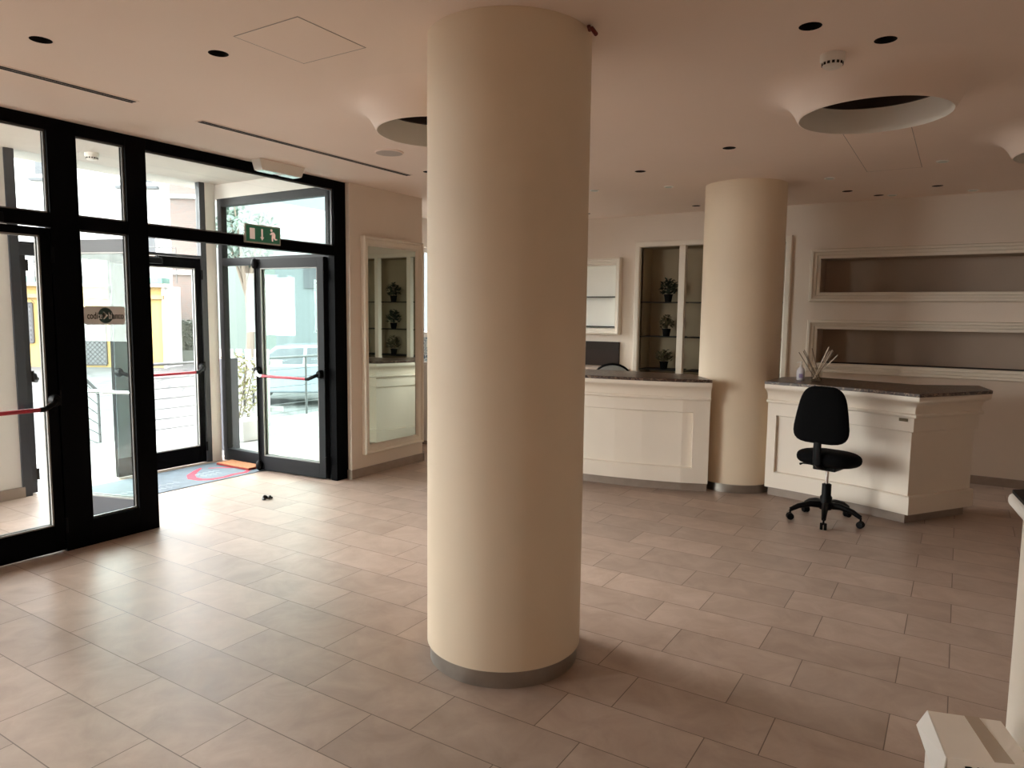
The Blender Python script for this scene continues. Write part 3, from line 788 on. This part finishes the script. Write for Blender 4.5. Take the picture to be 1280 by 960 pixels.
def counter(label, front, inner, panels, z_rail=(.23, .757), top_poly=None, lab_top=None):
    """front: polyline running left to right as seen from the room (body face)"""
    cx = sum(p[0] for p in front)/len(front); cy = sum(p[1] for p in front)/len(front)
    t = thing('reception_counter', (cx, cy, 0), label, 'reception counter')
    bm = B(); sweep(bm, front, [(-.07, .1), (-.034, .1), (-.034, .88), (-.07, .88)]); sub('front_panel', bm, M['cream'], t)
    # frame members standing proud of the panel
    bm = B(); sweep(bm, front, [(-.02, .09), (0, .09), (0, z_rail[0]), (-.008, z_rail[0]+.006), (-.036, z_rail[0]+.006)]); sub('bottom_rail', bm, M['cream'], t)
    bm = B(); sweep(bm, front, [(-.036, z_rail[1]-.006), (-.008, z_rail[1]-.006), (0, z_rail[1]), (0, .88), (-.02, .88)]); sub('top_rail', bm, M['cream'], t)
    for seg in panels:
        bm = B(); sweep(bm, seg, [(-.035, z_rail[0]), (0, z_rail[0]), (0, z_rail[1]), (-.035, z_rail[1])])
        sub('stile', bm, M['cream'], t)
    bm = B(); sweep(bm, front, CORN); sub('cornice', bm, M['cream'], t, smooth=True, sharp=50)
    bm = B(); sweep(bm, front, [(-.12, 0), (-.075, 0), (-.075, .1), (-.12, .1)]); sub('plinth', bm, M['base'], t)
    # carcass closing the back
    bm = B(); prism(bm, offset(front, -.06)+inner, .10, TOP-.03)
    sub('carcass', bm, M['cream'], t)
    tp = thing('marble_top', (cx, cy, TOP), lab_top, 'countertop', 'marble countertops')
    bm = B(); prism(bm, offset(front, .096)+(top_poly or inner), TOP-.028, TOP)
    sub('slab', bm, M['marble'], tp, bevel=.004)
    return t
fa = [(-4.5, 7.4), (-4.30, 6.69), (-4.15, 6.25), (-4.0, 6.20), (-3.55, 6.165), (-3.02, 6.185), (-2.75, 6.215), (-2.49, 6.264), (-2.13, 6.357), (-1.90, 6.452)]
def seg_on(pts, a, b):
    """sub-polyline between arc lengths a and b measured from the last point backwards"""
    P = [Vector(p) for p in reversed(pts)]; out = []; s = 0
    for p, q in zip(P, P[1:]):
        L = (q-p).length
        if s <= a <= s+L: out.append(tuple(p.lerp(q, (a-s)/L)))
        if a < s+L < b: out.append(tuple(q))
        if s <= b <= s+L: out.append(tuple(p.lerp(q, (b-s)/L)))
        s += L
    return list(reversed(out))
counter('cream panelled reception counter left of the far column', fa, [(-2.16, 6.78), (-2.22, 6.86), (-3.9, 6.72), (-4.1, 7.4)],
        [seg_on(fa, .001, .15), seg_on(fa, 1.75, 1.95)], lab_top='dark brown marble top on the left reception counter')
fb = [(-1.44, 6.68), (-1.1, 6.61), (-.69, 6.50), (-.47, 6.42), (-.262, 6.325), (.175, 6.965)]
counter('cream panelled reception counter right of the far column, angled toward the back wall', fb, [(.10, 7.36), (-.35, 7.05), (-1.2, 7.32), (-1.38, 7.06)],
        [seg_on(fb, 1.93, 2.045)], lab_top='dark brown marble top on the right reception counter', top_poly=[(.17, 7.36), (-.30, 7.08), (-1.2, 7.36), (-1.42, 7.10)])
t = thing('brass_plate', (0, 0, 0), 'tiny brass plate fixed on the right counter front near its corner', 'plate')
P = Vector((-.335, 6.358)); e = (Vector((-.262, 6.325))-Vector((-.47, 6.42))).normalized(); nrm = Vector((e.y, -e.x))
t.location = (P.x+nrm.x*.002, P.y+nrm.y*.002, .845); t.rotation_euler = (0, 0, atan2(e.y, e.x))
boxobj('plate', (-.035, .035, -.004, 0, -.012, .012), M['brass'], t, bevel=.001)
bm = B()
for x in (-.030, .030): lathe(bm, [(.002, -.0002), (.002, .0)], c=(x, 0, 0), n=6)
bm.free()
for x in (-.030, .030): boxobj('screw', (x-.0015, x+.0015, -.0048, -.004, -.0015, .0015), M['chrome'], t)

# soap bottle and reed diffuser on the right counter
t = thing('soap_bottle', (-1.21, 6.88, TOP), 'white pump bottle with purple label standing on the right counter', 'bottle')
bm = B(); lathe(bm, [(.001, 0), (.032, 0), (.036, .006), (.036, .085), (.030, .105), (.014, .118), (.012, .122)], n=28); obj('body', bm, M['soap'], t, smooth=True)
bm = B(); lathe(bm, [(.0365, .022), (.0365, .060)], n=28, a0=radians(255), a1=radians(310), closed=False); obj('label_patch', bm, M['purple'], t, smooth=True)
bm = B(); lathe(bm, [(.013, .120), (.013, .138), (.005, .140), (.005, .158), (.010, .160), (.010, .170), (.001, .171)], n=16); tube(bm, [(0, 0, .165), (-.03, -.012, .163), (-.036, -.014, .156)], .004, 6); obj('pump', bm, M['whiteplastic'], t, smooth=True)
t = thing('reed_diffuser', (-1.07, 6.86, TOP), 'glass reed diffuser with fanned sticks standing on the right counter', 'reed diffuser')
bm = B(); box(bm, -.042, .042, -.042, .042, 0, .125); 
for f in [f for f in bm.faces if f.calc_center_median().z > .124]: bm.faces.remove(f)
obj('vase', bm, M['vase'], t, bevel=.004)
boxobj('liquid', (-.038, .038, -.038, .038, .004, .022), mat('amber_liquid', (.10, .07, .05), .15), t)
vx = Vector((cos(yaw+radians(8)), sin(yaw+radians(8)), 0)) if False else Vector((.97, -.2, 0))
sticks = [(-.035, .082, .268, .0040, 'reed'), (-.025, .085, .235, .003, 'reed'), (-.02, .10, .242, .003, 'reed'), (-.02, .115, .235, .003, 'reedd'), (-.055, .145, .205, .0032, 'reed'),
          (.02, -.115, .225, .0032, 'reedd'), (.022, -.10, .24, .003, 'reedd'), (.03, -.085, .245, .003, 'reed'), (.035, -.05, .25, .003, 'reedd'), (.0, -.14, .22, .003, 'reedd')]
for k, (x0, x1, z, r, mm) in enumerate(sticks):
    dy = (k % 3-1)*.012
    bm = B(); tube(bm, [(x0*.8, dy, .006), (x1*1.12, dy*2.5, z*1.17)], r*1.35, 6); obj('stick', bm, M[mm], t)

# ------------------------------------------------------------------ office chair
def blob(bm, w, d, h, loc, n=2.6, tilt=0, taper=None, seg=32, rings=14, curve=0):
    """superellipsoid cushion; w,d,h half sizes"""
    mt = Matrix.Translation(loc) @ Matrix.Rotation(tilt, 4, 'X')
    V = []
    for i in range(1, rings):
        ph = -pi/2+pi*i/rings
        r = []
        for k in range(seg):
            th = 2*pi*k/seg
            s = lambda a, p: math.copysign(abs(a)**p, a)
            x = w*s(cos(th), 2/n)*s(cos(ph), 1/1.6); z = h*s(sin(th), 2/n)*s(cos(ph), 1/1.6); y = d*s(sin(ph), .8)
            if taper: x *= 1+taper*(z/h)
            y += curve*(x/w)**2
            r.append(bm.verts.new(mt @ Vector((x, y, z))))
        V.append(r)
    for a, b in zip(V, V[1:]):
        for k in range(seg): bm.faces.new((a[k], a[(k+1) % seg], b[(k+1) % seg], b[k]))
    bm.faces.new(list(reversed(V[0]))); bm.faces.new(V[-1])
def office_chair(loc, rz, label, fabric, a_off):
    t = thing('office_chair', loc, label, 'chair', rz=rz)
    # local: back of the chair toward -y
    bm = B(); blob(bm, .202, .042, .226, (0, -.19, .885), n=3.9, tilt=radians(-7), taper=-.19, curve=.025); obj('backrest', bm, fabric, t, smooth=True, sharp=60)
    bm = B(); blob(bm, .232, .072, .225, (0, .02, .515), n=2.7, tilt=radians(84), taper=.02, curve=.0); obj('seat', bm, fabric, t, smooth=True, sharp=60)
    bm = B(); tube(bm, [(0, .02, .455), (0, -.14, .455), (0, -.215, .50), (0, -.225, .62), (0, -.215, .76)], [.03, .034, .034, .032, .03], 10, flat=.45); obj('back_support', bm, M['plastic'], t, smooth=True)
    boxobj('mechanism', (-.09, .09, -.08, .10, .425, .462), M['plastic'], t, bevel=.008)
    bm = B(); tube(bm, [(-.05, -.02, .455), (-.19, -.03, .45), (-.215, -.03, .44)], [.006, .006, .010], 8); obj('tilt_lever', bm, M['plastic'], t, smooth=True)
    bm = B(); lathe(bm, [(.013, .29), (.013, .46)], n=16); obj('gas_piston', bm, M['chrome'], t, smooth=True)
    bm = B(); lathe(bm, [(.001, .10), (.046, .10), (.046, .20), (.036, .215), (.036, .305), (.024, .31), (.014, .31)], n=24); obj('column_sleeve', bm, M['plastic'], t, smooth=True)
    for k in range(5):
        a = a_off+2*pi*k/5; c, s = cos(a), sin(a)
        bm = B(); tube(bm, [(c*.03, s*.03, .135), (c*.12, s*.12, .138), (c*.21, s*.21, .115), (c*.272, s*.272, .082)], [.030, .026, .021, .017], 10); lg = obj('base_arm', bm, M['plastic'], t, smooth=True)
        bm = B(); lathe(bm, [(.008, .04), (.008, .085)], c=(c*.272, s*.272, 0), n=8, capt=True)
        for sg in (-1, 1):
            ro = Matrix.Translation((c*.272-s*sg*.014, s*.272+c*sg*.014, .027)) @ Matrix.Rotation(a+pi/2*0, 4, 'Z') @ Matrix.Rotation(pi/2, 4, 'X')
            b2 = lathe(bm, [(.001, -.011), (.025, -.011), (.028, -.006), (.028, .006), (.025, .011), (.001, .011)], n=18)
            for r_ in b2:
                for v in r_: v.co = ro @ v.co
        obj('castor', bm, M['plastic'], lg, smooth=True)
    return t
office_chair((-.835, 6.12, 0), radians(-14), 'black fabric swivel chair in front of the right reception counter', M['fabric'], radians(-84+14))
# second chair, only its shell shows over the left counter
t = thing('task_chair', (-3.2, 7.15, 0), 'grey shell chair with black rim peeking over the left counter', 'chair', rz=radians(25))
bm = B(); blob(bm, .23, .018, .25, (0, -.2, .86), n=2.6, curve=.05); obj('back_shell', bm, M['greychair'], t, smooth=True)
bm = B(); pts = []
for k in range(25):
    a = radians(-20+220*k/24); pts.append((.24*cos(a), -.2+.05*cos(a)**2, .86+.262*sin(a)))
tube(bm, pts, .013, 8); obj('rim', bm, M['plastic'], t, smooth=True)
bm = B(); blob(bm, .23, .03, .22, (0, .03, .47), n=2.8, tilt=radians(90)); obj('seat', bm, M['greychair'], t, smooth=True)
bm = B(); lathe(bm, [(.03, .05), (.025, .30), (.02, .45)], n=14, capb=True); obj('pedestal', bm, M['chrome'], t, smooth=True)
for k in range(4):
    a = pi/4+pi/2*k; bm = B(); tube(bm, [(0, 0, .07), (.26*cos(a), .26*sin(a), .012)], [.02, .012], 8); obj('leg', bm, M['chrome'], t)

# alcove cabinet with a patterned box, glimpsed past the mirror wall
t = thing('side_cabinet', (-5.72, 7.3, 0), 'white cabinet glimpsed between the mirror wall and the foreground column', 'cabinet')
boxobj('carcass', (-.27, .25, -.45, .45, .05, .99), M['white'], t, bevel=.004)
boxobj('plinth', (-.25, .22, -.43, .43, 0, .05), M['base'], t)
boxobj('top_slab', (-.275, .28, -.47, .47, .99, 1.04), M['white'], t, bevel=.01)
for s in (-1, 1): boxobj('door', (.25, .266, min(0, s*.44)+.004, max(0, s*.44)-.004, .06, .97), M['white'], t, bevel=.002)
t = thing('patterned_box', (-5.72, 7.12, 1.04), 'blue and white patterned box on the cabinet beside the foreground column', 'box')
boxobj('carton', (-.2, .2, -.22, .22, 0, .36), M['pattern'], t, bevel=.004)
boxobj('lid', (-.203, .203, -.223, .223, .30, .364), M['whiteplastic'], t, bevel=.004)

# ------------------------------------------------------------------ foreground counter and carton at right
A_ = Vector((.225, 2.99)); dirn = Vector((.12, -.99)).normalized()
t = thing('side_counter', (A_.x, A_.y, 0), 'white counter with black top and rounded lip at the right edge', 'counter')
c0 = A_; c1 = A_+dirn*1.4; c2 = Vector((1.5, 1.5)); c3 = Vector((1.5, 3.35))
bm = B(); prism(bm, [(c0.x, c0.y), (c1.x, c1.y), (c2.x, c2.y), (c3.x, c3.y)], 0, 1.0); sub('body', bm, M['cream'], t, bevel=.003)
nd = Vector((dirn.y, -dirn.x)); nd = -nd if nd.x > 0 else nd
l0 = c0+nd*.05-dirn*.0; l1 = c1+nd*.05
bm = B()
prism(bm, [(l0.x, l0.y+.0), (l1.x, l1.y), (c2.x, c2.y), (c3.x, c3.y+.05), (c0.x+.02, c0.y+.05)], 1.0, 1.046); sub('rounded_lip', bm, M['whiteplastic'], t, bevel=.018, seg=4)
bm = B(); prism(bm, [(l0.x+.012, l0.y-.004), (l1.x+.012, l1.y), (c2.x, c2.y), (c3.x, c3.y+.04), (c0.x+.025, c0.y+.04)], 1.044, 1.058); sub('black_top', bm, M['plastic'], t, bevel=.003)

t = thing('cardboard_box', (.10, 2.54, 0), 'white cardboard box with clear tape and an open flap, bottom right corner', 'box', rz=0)
q = [(-.012, 2.725), (.192, 2.79), (.30, 2.36), (.052, 2.405)]      # top outline: far left, far right, near right, near left
q = [(-.012, 2.64), (.190, 2.70), (.262, 2.47), (.046, 2.375)]
H_ = .35
bm = B(); prism(bm, q, 0, H_); sub('carton', bm, M['cardboard'], t, bevel=.002)
a, b, c, d = [Vector(p) for p in q]
bm = B()   # flap along the left edge, hanging out a little
v = [Vector((a.x, a.y, H_)), Vector((d.x, d.y, H_)), Vector((d.x-.012, d.y-.012, H_-.10)), Vector((a.x-.028, a.y-.01, H_-.055))]
vs = [bm.verts.new(x) for x in v]+[bm.verts.new(x+Vector((-.003, -.001, 0))) for x in v]
for f in ((0, 1, 2, 3), (7, 6, 5, 4), (0, 4, 5, 1), (1, 5, 6, 2), (2, 6, 7, 3), (3, 7, 4, 0)): bm.faces.new([vs[i] for i in f])
sub('side_flap', bm, M['whiteplastic'], t)
bm = B(); p1, p2 = a.lerp(b, .50), a.lerp(b, .70); p3, p4 = d.lerp(c, .78), d.lerp(c, .55)
prism(bm, [tuple(p) for p in (p1, p2, p3, p4)], H_, H_+.0012); sub('packing_tape', bm, M['tape'], t)
ed = (c-d).normalized(); nf = Vector((ed.y, -ed.x))
tx = text('Bll', .06, M['ink'], t, (d.x+ed.x*.075+nf.x*.002-.10, d.y+ed.y*.075+nf.y*.002-2.54, H_-.043), (pi/2, 0, atan2(ed.y, ed.x)), name='handwriting')

# ------------------------------------------------------------------ outdoors
SZ = -.5
bm = B(); box(bm, -60, -8.9, -40, 60, SZ-.1, SZ)
box(bm, -8.9, -6.95, 9.5, 60, SZ-.1, SZ); box(bm, -8.9, -7.3, -40, -1.6, SZ-.1, SZ)
struct('ground', bm, M['paving'])
bm = B(); box(bm, -8.9, -6.95, -1.6, 9.5, SZ-.1, -.004); struct('trim_4', bm, M['gravel'])   # raised landing
bm = B(); box(bm, -7.3, -6.95, 2.6, 5.0, -.003, .001); struct('trim_5', bm, M['soffit'])
bm = B()
for k in range(3): box(bm, -8.9-.3*(k+1), -8.9-.3*k, 4.45, 5.25, SZ-.05, -.125*(k+1))
struct('trim_6', bm, M['gravel'])

def railing(name, a, b, label, n, z=0, top=.93, wires=6, drop=0):
    a = Vector(a); b = Vector(b); L = (b-a).length; ang = atan2((b-a).y, (b-a).x)
    t = thing(name, (a.x, a.y, z), label, 'railing', 'steel railings outside', rz=ang)
    for k in range(n):
        x = L*k/(n-1); zz = -drop*x/L
        bm = B(); tube(bm, [(x, 0, zz), (x, 0, zz+top)], .018, 8); obj('post', bm, M['railing'], t)
    bm = B(); tube(bm, [(0, 0, top), (L, 0, top-drop)], .02, 8); obj('handrail', bm, M['railing'], t)
    for k in range(wires):
        z_ = .07+k*.135
        bm = B(); tube(bm, [(0, 0, z_), (L, 0, z_-drop)], .0055, 5); obj('wire', bm, M['railing'], t)
railing('railing', (-8.85, 5.15), (-8.85, 9.2), 'steel wire railing running behind the closed outer door leaf', 4)
railing('railing', (-8.87, 4.46), (-9.95, 5.16), 'steel wire stair railing seen through the narrow pane', 2, top=.80, drop=.28)

# yellow one-storey house
def house(name, a, b, z0, z1, depth, m, label, cat='building'):
    a = Vector(a); b = Vector(b); L = (b-a).length
    t = thing(name, (a.x, a.y, 0), label, cat, rz=atan2((b-a).y, (b-a).x))
    boxobj('wall_block', (0, L, 0, depth, z0, z1), m, t)
    return t, L
y0v, y1v = Vector((-29.1, 12.5)), Vector((-24.6, 15.4)); ey = (y1v-y0v).normalized()
ya = y0v-ey*12; yb = y0v+ey*5.15
ty, L = house('yellow_house', ya, yb, SZ-.1, 2.45, 1.2, M['yellow'], 'yellow single-storey house across the street with grilled window')
boxobj('white_end', (L, L+.12, -.05, 1.2, SZ-.1, 2.5), M['farwhite'], ty)  # white slab covering the end face of the house
boxobj('cornice', (-.2, L+.1, -.14, .0, 2.02, 2.16), mat('cornice_ochre', (.27, .17, .08), .85), ty)
boxobj('eave', (-.2, L+.2, -.3, .2, 2.45, 2.58), mat('eave_pale', (.66, .55, .48), .8), ty)
boxobj('gutter', (-.2, L+.2, -.4, .2, 2.58, 2.78), M['greenroof'], ty)
def grille(parent, x0, x1, z0, z1, bright):
    f = boxobj('window', (x0, x1, -.02, .05, z0, z1), bright, parent)
    bm = B(); w, h = x1-x0, z1-z0; s = .17
    n = int((w+h)/s)+1
    for i in range(n+1):
        c = i*s
        p = [(max(0, c-h), min(c, h)), (min(c, w), max(0, c-w))]
        tube(bm, [(x0+p[0][0], -.06, z0+p[0][1]), (x0+p[1][0], -.06, z0+p[1][1])], .010, 4)
        tube(bm, [(x1-p[0][0], -.07, z0+p[0][1]), (x1-p[1][0], -.07, z0+p[1][1])], .010, 4)
    box(bm, x0-.04, x0, -.08, -.03, z0, z1); box(bm, x1, x1+.04, -.08, -.03, z0, z1); box(bm, x0, x1, -.08, -.03, z1, z1+.04); box(bm, x0, x1, -.08, -.03, z0-.04, z0)
    obj('grille', bm, M['iron'], f)
gb = mat('curtain_white', (.11, .11, .115), .7, var=.1)
grille(ty, 12-.75, 12.42, .40, 1.82, gb); grille(ty, 12+1.9, 12+3.05, SZ+.12, 1.55, gb)
railing('roof_railing', y0v-ey*6+Vector((.3, -.3)), y0v+ey*5.8+Vector((.3, -.3)), 'thin roof terrace railing above the green gutter of the yellow house', 8, z=2.6, top=1.25, wires=0)
rr = bpy.data.objects['roof_railing']
for z_ in (.3, .6, .9):
    bm = B(); tube(bm, [(0, 0, z_), (11.8, 0, z_)], .012, 4); obj('rail', bm, M['railing'], rr)
nv = Vector((-ey.y, ey.x))
tw, L2 = house('white_block', y0v-ey*14+nv*7, y0v+ey*2.3+nv*7, SZ, 9.2, 1.5, M['farwhite'], 'tall bright white apartment block behind the yellow house')
for px, z in ((14.9, 8.0), (11.0, 8.3), (7.0, 8.3), (14.9, 4.6), (11.0, 4.6)):
    f = boxobj('window', (px-.85, px+.85, -.05, .02, z-.75, z+1.0), M['farwhite'], tw)
    boxobj('pane', (px-.7, px-.05, -.07, -.05, z-.6, z+.9), M['pane'], f); boxobj('pane', (px+.05, px+.7, -.07, -.05, z-.6, z+.9), M['pane'], f)
    boxobj('sill', (px-.95, px+.95, -.2, .02, z-.9, z-.78), M['pane'], f)
tb, L3 = house('brick_building', (-27.9, 17.7), (-24.9, 19.75), SZ, 9, 2.6, M['brick'], 'old brick building beyond the end of the yellow house')
for z in (3.1, 6.2): boxobj('string_course', (-.1, L3+.1, -.12, .0, z, z+.16), M['farwhite'], tb)
for px in (2.6,):
    for z in (4.2, 7.0): boxobj('window', (px-.4, px+.4, -.03, .1, z, z+1.5), M['pane'], tb)
# hedge
def leaves(bm, n, f, size, rnd):
    for i in range(n):
        p = Vector(f(rnd)); d = Vector((rnd.uniform(-1, 1), rnd.uniform(-1, 1), rnd.uniform(-.6, 1))).normalized()
        s = d.cross(Vector((rnd.uniform(-1, 1), rnd.uniform(-1, 1), 1))).normalized(); L_ = size*rnd.uniform(.6, 1.2)
        v = [bm.verts.new(x) for x in (p-d*L_, p+s*L_*.45, p+d*L_, p-s*L_*.45)]; bm.faces.new(v)
rnd = random.Random(4)
t = thing('hedge', (-26.6, 17.75, SZ), 'clipped grey green hedge at the foot of the brick building', 'hedge', rz=atan2(2.9, 4.5))
bm = B(); leaves(bm, 2600, lambda r: (r.uniform(-.9, 2.2), r.uniform(-.3, .3), r.uniform(.45, 1.75)), .09, rnd); obj('foliage', bm, M['hedge'], t, recalc=False)
boxobj('dense_core', (-.85, 2.15, -.24, .24, .5, 1.68), M['hedge'], t)
boxobj('low_wall', (-.9, 2.3, -.34, .34, 0, .5), M['farpale'], t)
# pale building at right, car, tree, shrub, fence
tp_, L4 = house('pale_house', (-21.4, 14.6), (-14.5, 19.5), SZ, 9.5, 4, M['farpale'], 'pale greenish building seen through the porch side glazing')
for px in (2.0, 4.8, 7.2):
    for z in (1.2, 4.6): boxobj('window', (px-.5, px+.5, -.04, .1, z, z+1.5), M['pane'], tp_)
tc2, L5 = house('neighbour_wall', (-16.9, 13.9), (-9.5, 17.0), SZ, 7.5, .6, M['bluewhite'], 'bright white neighbouring house front seen through the porch side glazing')
boxobj('window', (.9, 1.8, -.04, .05, 2.3, 3.6), M['pane'], tc2)

t = thing('reflection_car', (-12.9, 11.5, SZ), 'pale blue car placed outside to stand in for a reflection in the open door leaf', 'car', rz=radians(35))  # solid car standing in for one mirrored in the leaf glass
prof = [(-2.05, .32), (-2.08, .62), (-1.95, .84), (-1.05, .95), (-.55, 1.36), (.75, 1.40), (1.45, .98), (2.0, .90), (2.1, .6), (2.05, .32)]
bm = B(); W_ = .82
rows = []
for s, inset in ((-1, 0), (-.86, 0), (.86, 0), (1, 0)):
    rows.append([bm.verts.new((x, s*(W_ if z < 1 else W_-.16), z)) for x, z in prof])
for a, b in zip(rows, rows[1:]):
    for i in range(len(prof)): bm.faces.new((a[i], a[(i+1) % len(prof)], b[(i+1) % len(prof)], b[i]))
bm.faces.new(rows[0]); bm.faces.new(list(reversed(rows[-1])))
obj('bodywork', bm, M['carpaint'], t, bevel=.05)
for s in (-1, 1):
    for xs in ([(-.95, .98), (-.5, 1.30), (.08, 1.33), (.08, .98)], [(.16, .98), (.16, 1.33), (.72, 1.33), (1.25, .99)]):
        bm = B(); v = [bm.verts.new((x, s*(W_+.012 if z < 1 else W_-.13), z)) for x, z in xs]; bm.faces.new(v); obj('side_window', bm, M['pane'], t)
    for x in (-1.3, 1.3):
        bm = B(); b2 = lathe(bm, [(.001, -.1), (.2, -.1), (.31, -.08), (.31, .08), (.2, .1), (.001, .1)], n=24)
        for r_ in b2:
            for v in r_: v.co = Vector((v.co.x+x, v.co.z+s*.76, v.co.y+.31))
        obj('wheel', bm, M['rubber'], t, smooth=True)
def tree(loc, h, r, label, m, seed, n=2600):
    t = thing('street_tree', loc, label, 'tree', 'trees outside')
    rn = random.Random(seed)
    bm = B(); tube(bm, [(0, 0, 0), (.05, .03, h*.3), (-.03, 0, h*.6)], [.13, .1, .06], 8)
    for k in range(6):
        a = k*pi/3; tube(bm, [(-.03, 0, h*.45), (r*.5*cos(a), r*.5*sin(a), h*.7), (r*.8*cos(a), r*.8*sin(a), h*.85)], [.05, .03, .015], 6)
    obj('trunk', bm, M['bark'], t, smooth=True)
    def f(q):
        while True:
            x, y, z = q.uniform(-1, 1), q.uniform(-1, 1), q.uniform(-1, 1)
            if x*x+y*y+z*z < 1: return (x*r, y*r, h*.72+z*r*.95)
    bm = B(); leaves(bm, n, f, .11, rn); obj('crown', bm, m, t, recalc=False)
tree((-15.6, 11.95, SZ), 5.6, .85, 'light leafed street tree seen through the porch transom', M['tleaf'], 9, n=900)
t = thing('shrub', (-7.95, 5.85, 0), 'yellow flowering shrub outside the porch side glazing', 'shrub')
rn = random.Random(21)
def fs(q):
    while True:
        x, y, z = q.uniform(-1, 1), q.uniform(-1, 1), q.uniform(-1, 1)
        if x*x+y*y+z*z < 1: return (x*.38, y*.34, .66+z*.48)
bm = B(); leaves(bm, 900, fs, .035, rn); obj('leaves', bm, M['yleaf'], t, recalc=False)
bm = B()
for k in range(14):
    a = k*.9; tube(bm, [(.04*cos(a), .04*sin(a), .1), (.15*cos(a), .15*sin(a), .5), (.27*cos(a), .25*sin(a), .95)], .006, 5)
obj('stems', bm, M['bark'], t)
boxobj('trough', (-.42, .42, -.2, .2, 0, .26), M['farwhite'], t, bevel=.01)
t = thing('picket_fence', (-8.3, 6.28, 0), 'white slatted fence behind the yellow shrub', 'fence', rz=radians(38))
for k in range(7): boxobj('picket', (-.47+k*.12, -.39+k*.12, -.01, .01, .05, 1.12), M['farwhite'], t)
for z in (.25, .9): boxobj('cross_rail', (-.5, .5, .01, .04, z, z+.07), M['farwhite'], t)
bm = B(); tube(bm, [(-7.35, 5.30, 1.06), (-7.35, 5.30, 2.7)], .035, 12); box(bm, -7.44, -7.26, 5.2, 5.4, -.004, 1.08)
obj('downpipe', bm, M['greyfr'], label='dark downpipe on a grey base just outside the porch corner', cat='downpipe')

# ------------------------------------------------------------------ light
w = bpy.data.worlds.new('sky'); SC.world = w; w.use_nodes = True
nt = w.node_tree; bg = nt.nodes['Background']
tc = nt.nodes.new('ShaderNodeTexCoord'); sp = nt.nodes.new('ShaderNodeSeparateXYZ'); rp = nt.nodes.new('ShaderNodeValToRGB')
nt.links.new(tc.outputs['Generated'], sp.inputs[0]); nt.links.new(sp.outputs[2], rp.inputs[0]); nt.links.new(rp.outputs[0], bg.inputs[0])
rp.color_ramp.elements[0].color = (1.0, .972, .935, 1); rp.color_ramp.elements[1].color = (.92, .95, 1.0, 1)
bg.inputs[1].default_value = 9
def sun(name, d, energy, angle, col):
    l = bpy.data.lights.new(name, 'SUN'); l.energy = energy; l.angle = radians(angle); l.color = col
    o = bpy.data.objects.new(name, l); COL.objects.link(o); o.rotation_euler = Vector(d).to_track_quat('-Z', 'Y').to_euler(); return o
sun('low_sky_light', (1, 0, -.36), 3.0, 22, (1.0, .93, .86))
def area(name, loc, d, sx, sy, e, col, portal=False):
    l = bpy.data.lights.new(name, 'AREA'); l.shape = 'RECTANGLE'; l.size = sx; l.size_y = sy; l.energy = e; l.color = col
    o = bpy.data.objects.new(name, l); COL.objects.link(o); o.location = loc; o.rotation_euler = Vector(d).to_track_quat('-Z', 'Y').to_euler()
    if portal: l.cycles.is_portal = True
    return o
area('alcove_portal', (-6.04, 7.4, 1.8), (1, 0, 0), 1.4, 1.4, 1, (1, 1, 1), True)
sun('oblique_fill', (.52, .85, -.15), 2.4, 36, (1.0, .93, .85))  # added fill sun, lifts the back-left wall and left counter
area('near_fill_portal', (-5.1, -1.75, 1.4), (1, 0, 0), 1.2, 2.0, 1, (1, 1, 1), True)
area('front_portal', (GX-.12, 2.66, 1.44), (1, 0, 0), 4.72, 2.86, 1, (1, 1, 1), True)

c = SC.cycles
c.use_denoising = True
try: c.denoiser = 'OPENIMAGEDENOISE'
except Exception: pass
c.max_bounces = 12; c.diffuse_bounces = 7; c.glossy_bounces = 5; c.transparent_max_bounces = 24; c.transmission_bounces = 6
c.sample_clamp_indirect = 6; c.caustics_reflective = False; c.caustics_refractive = False
SC.view_settings.view_transform = 'Standard'
SC.view_settings.exposure = 0.9
SC.view_settings.gamma = 1.05
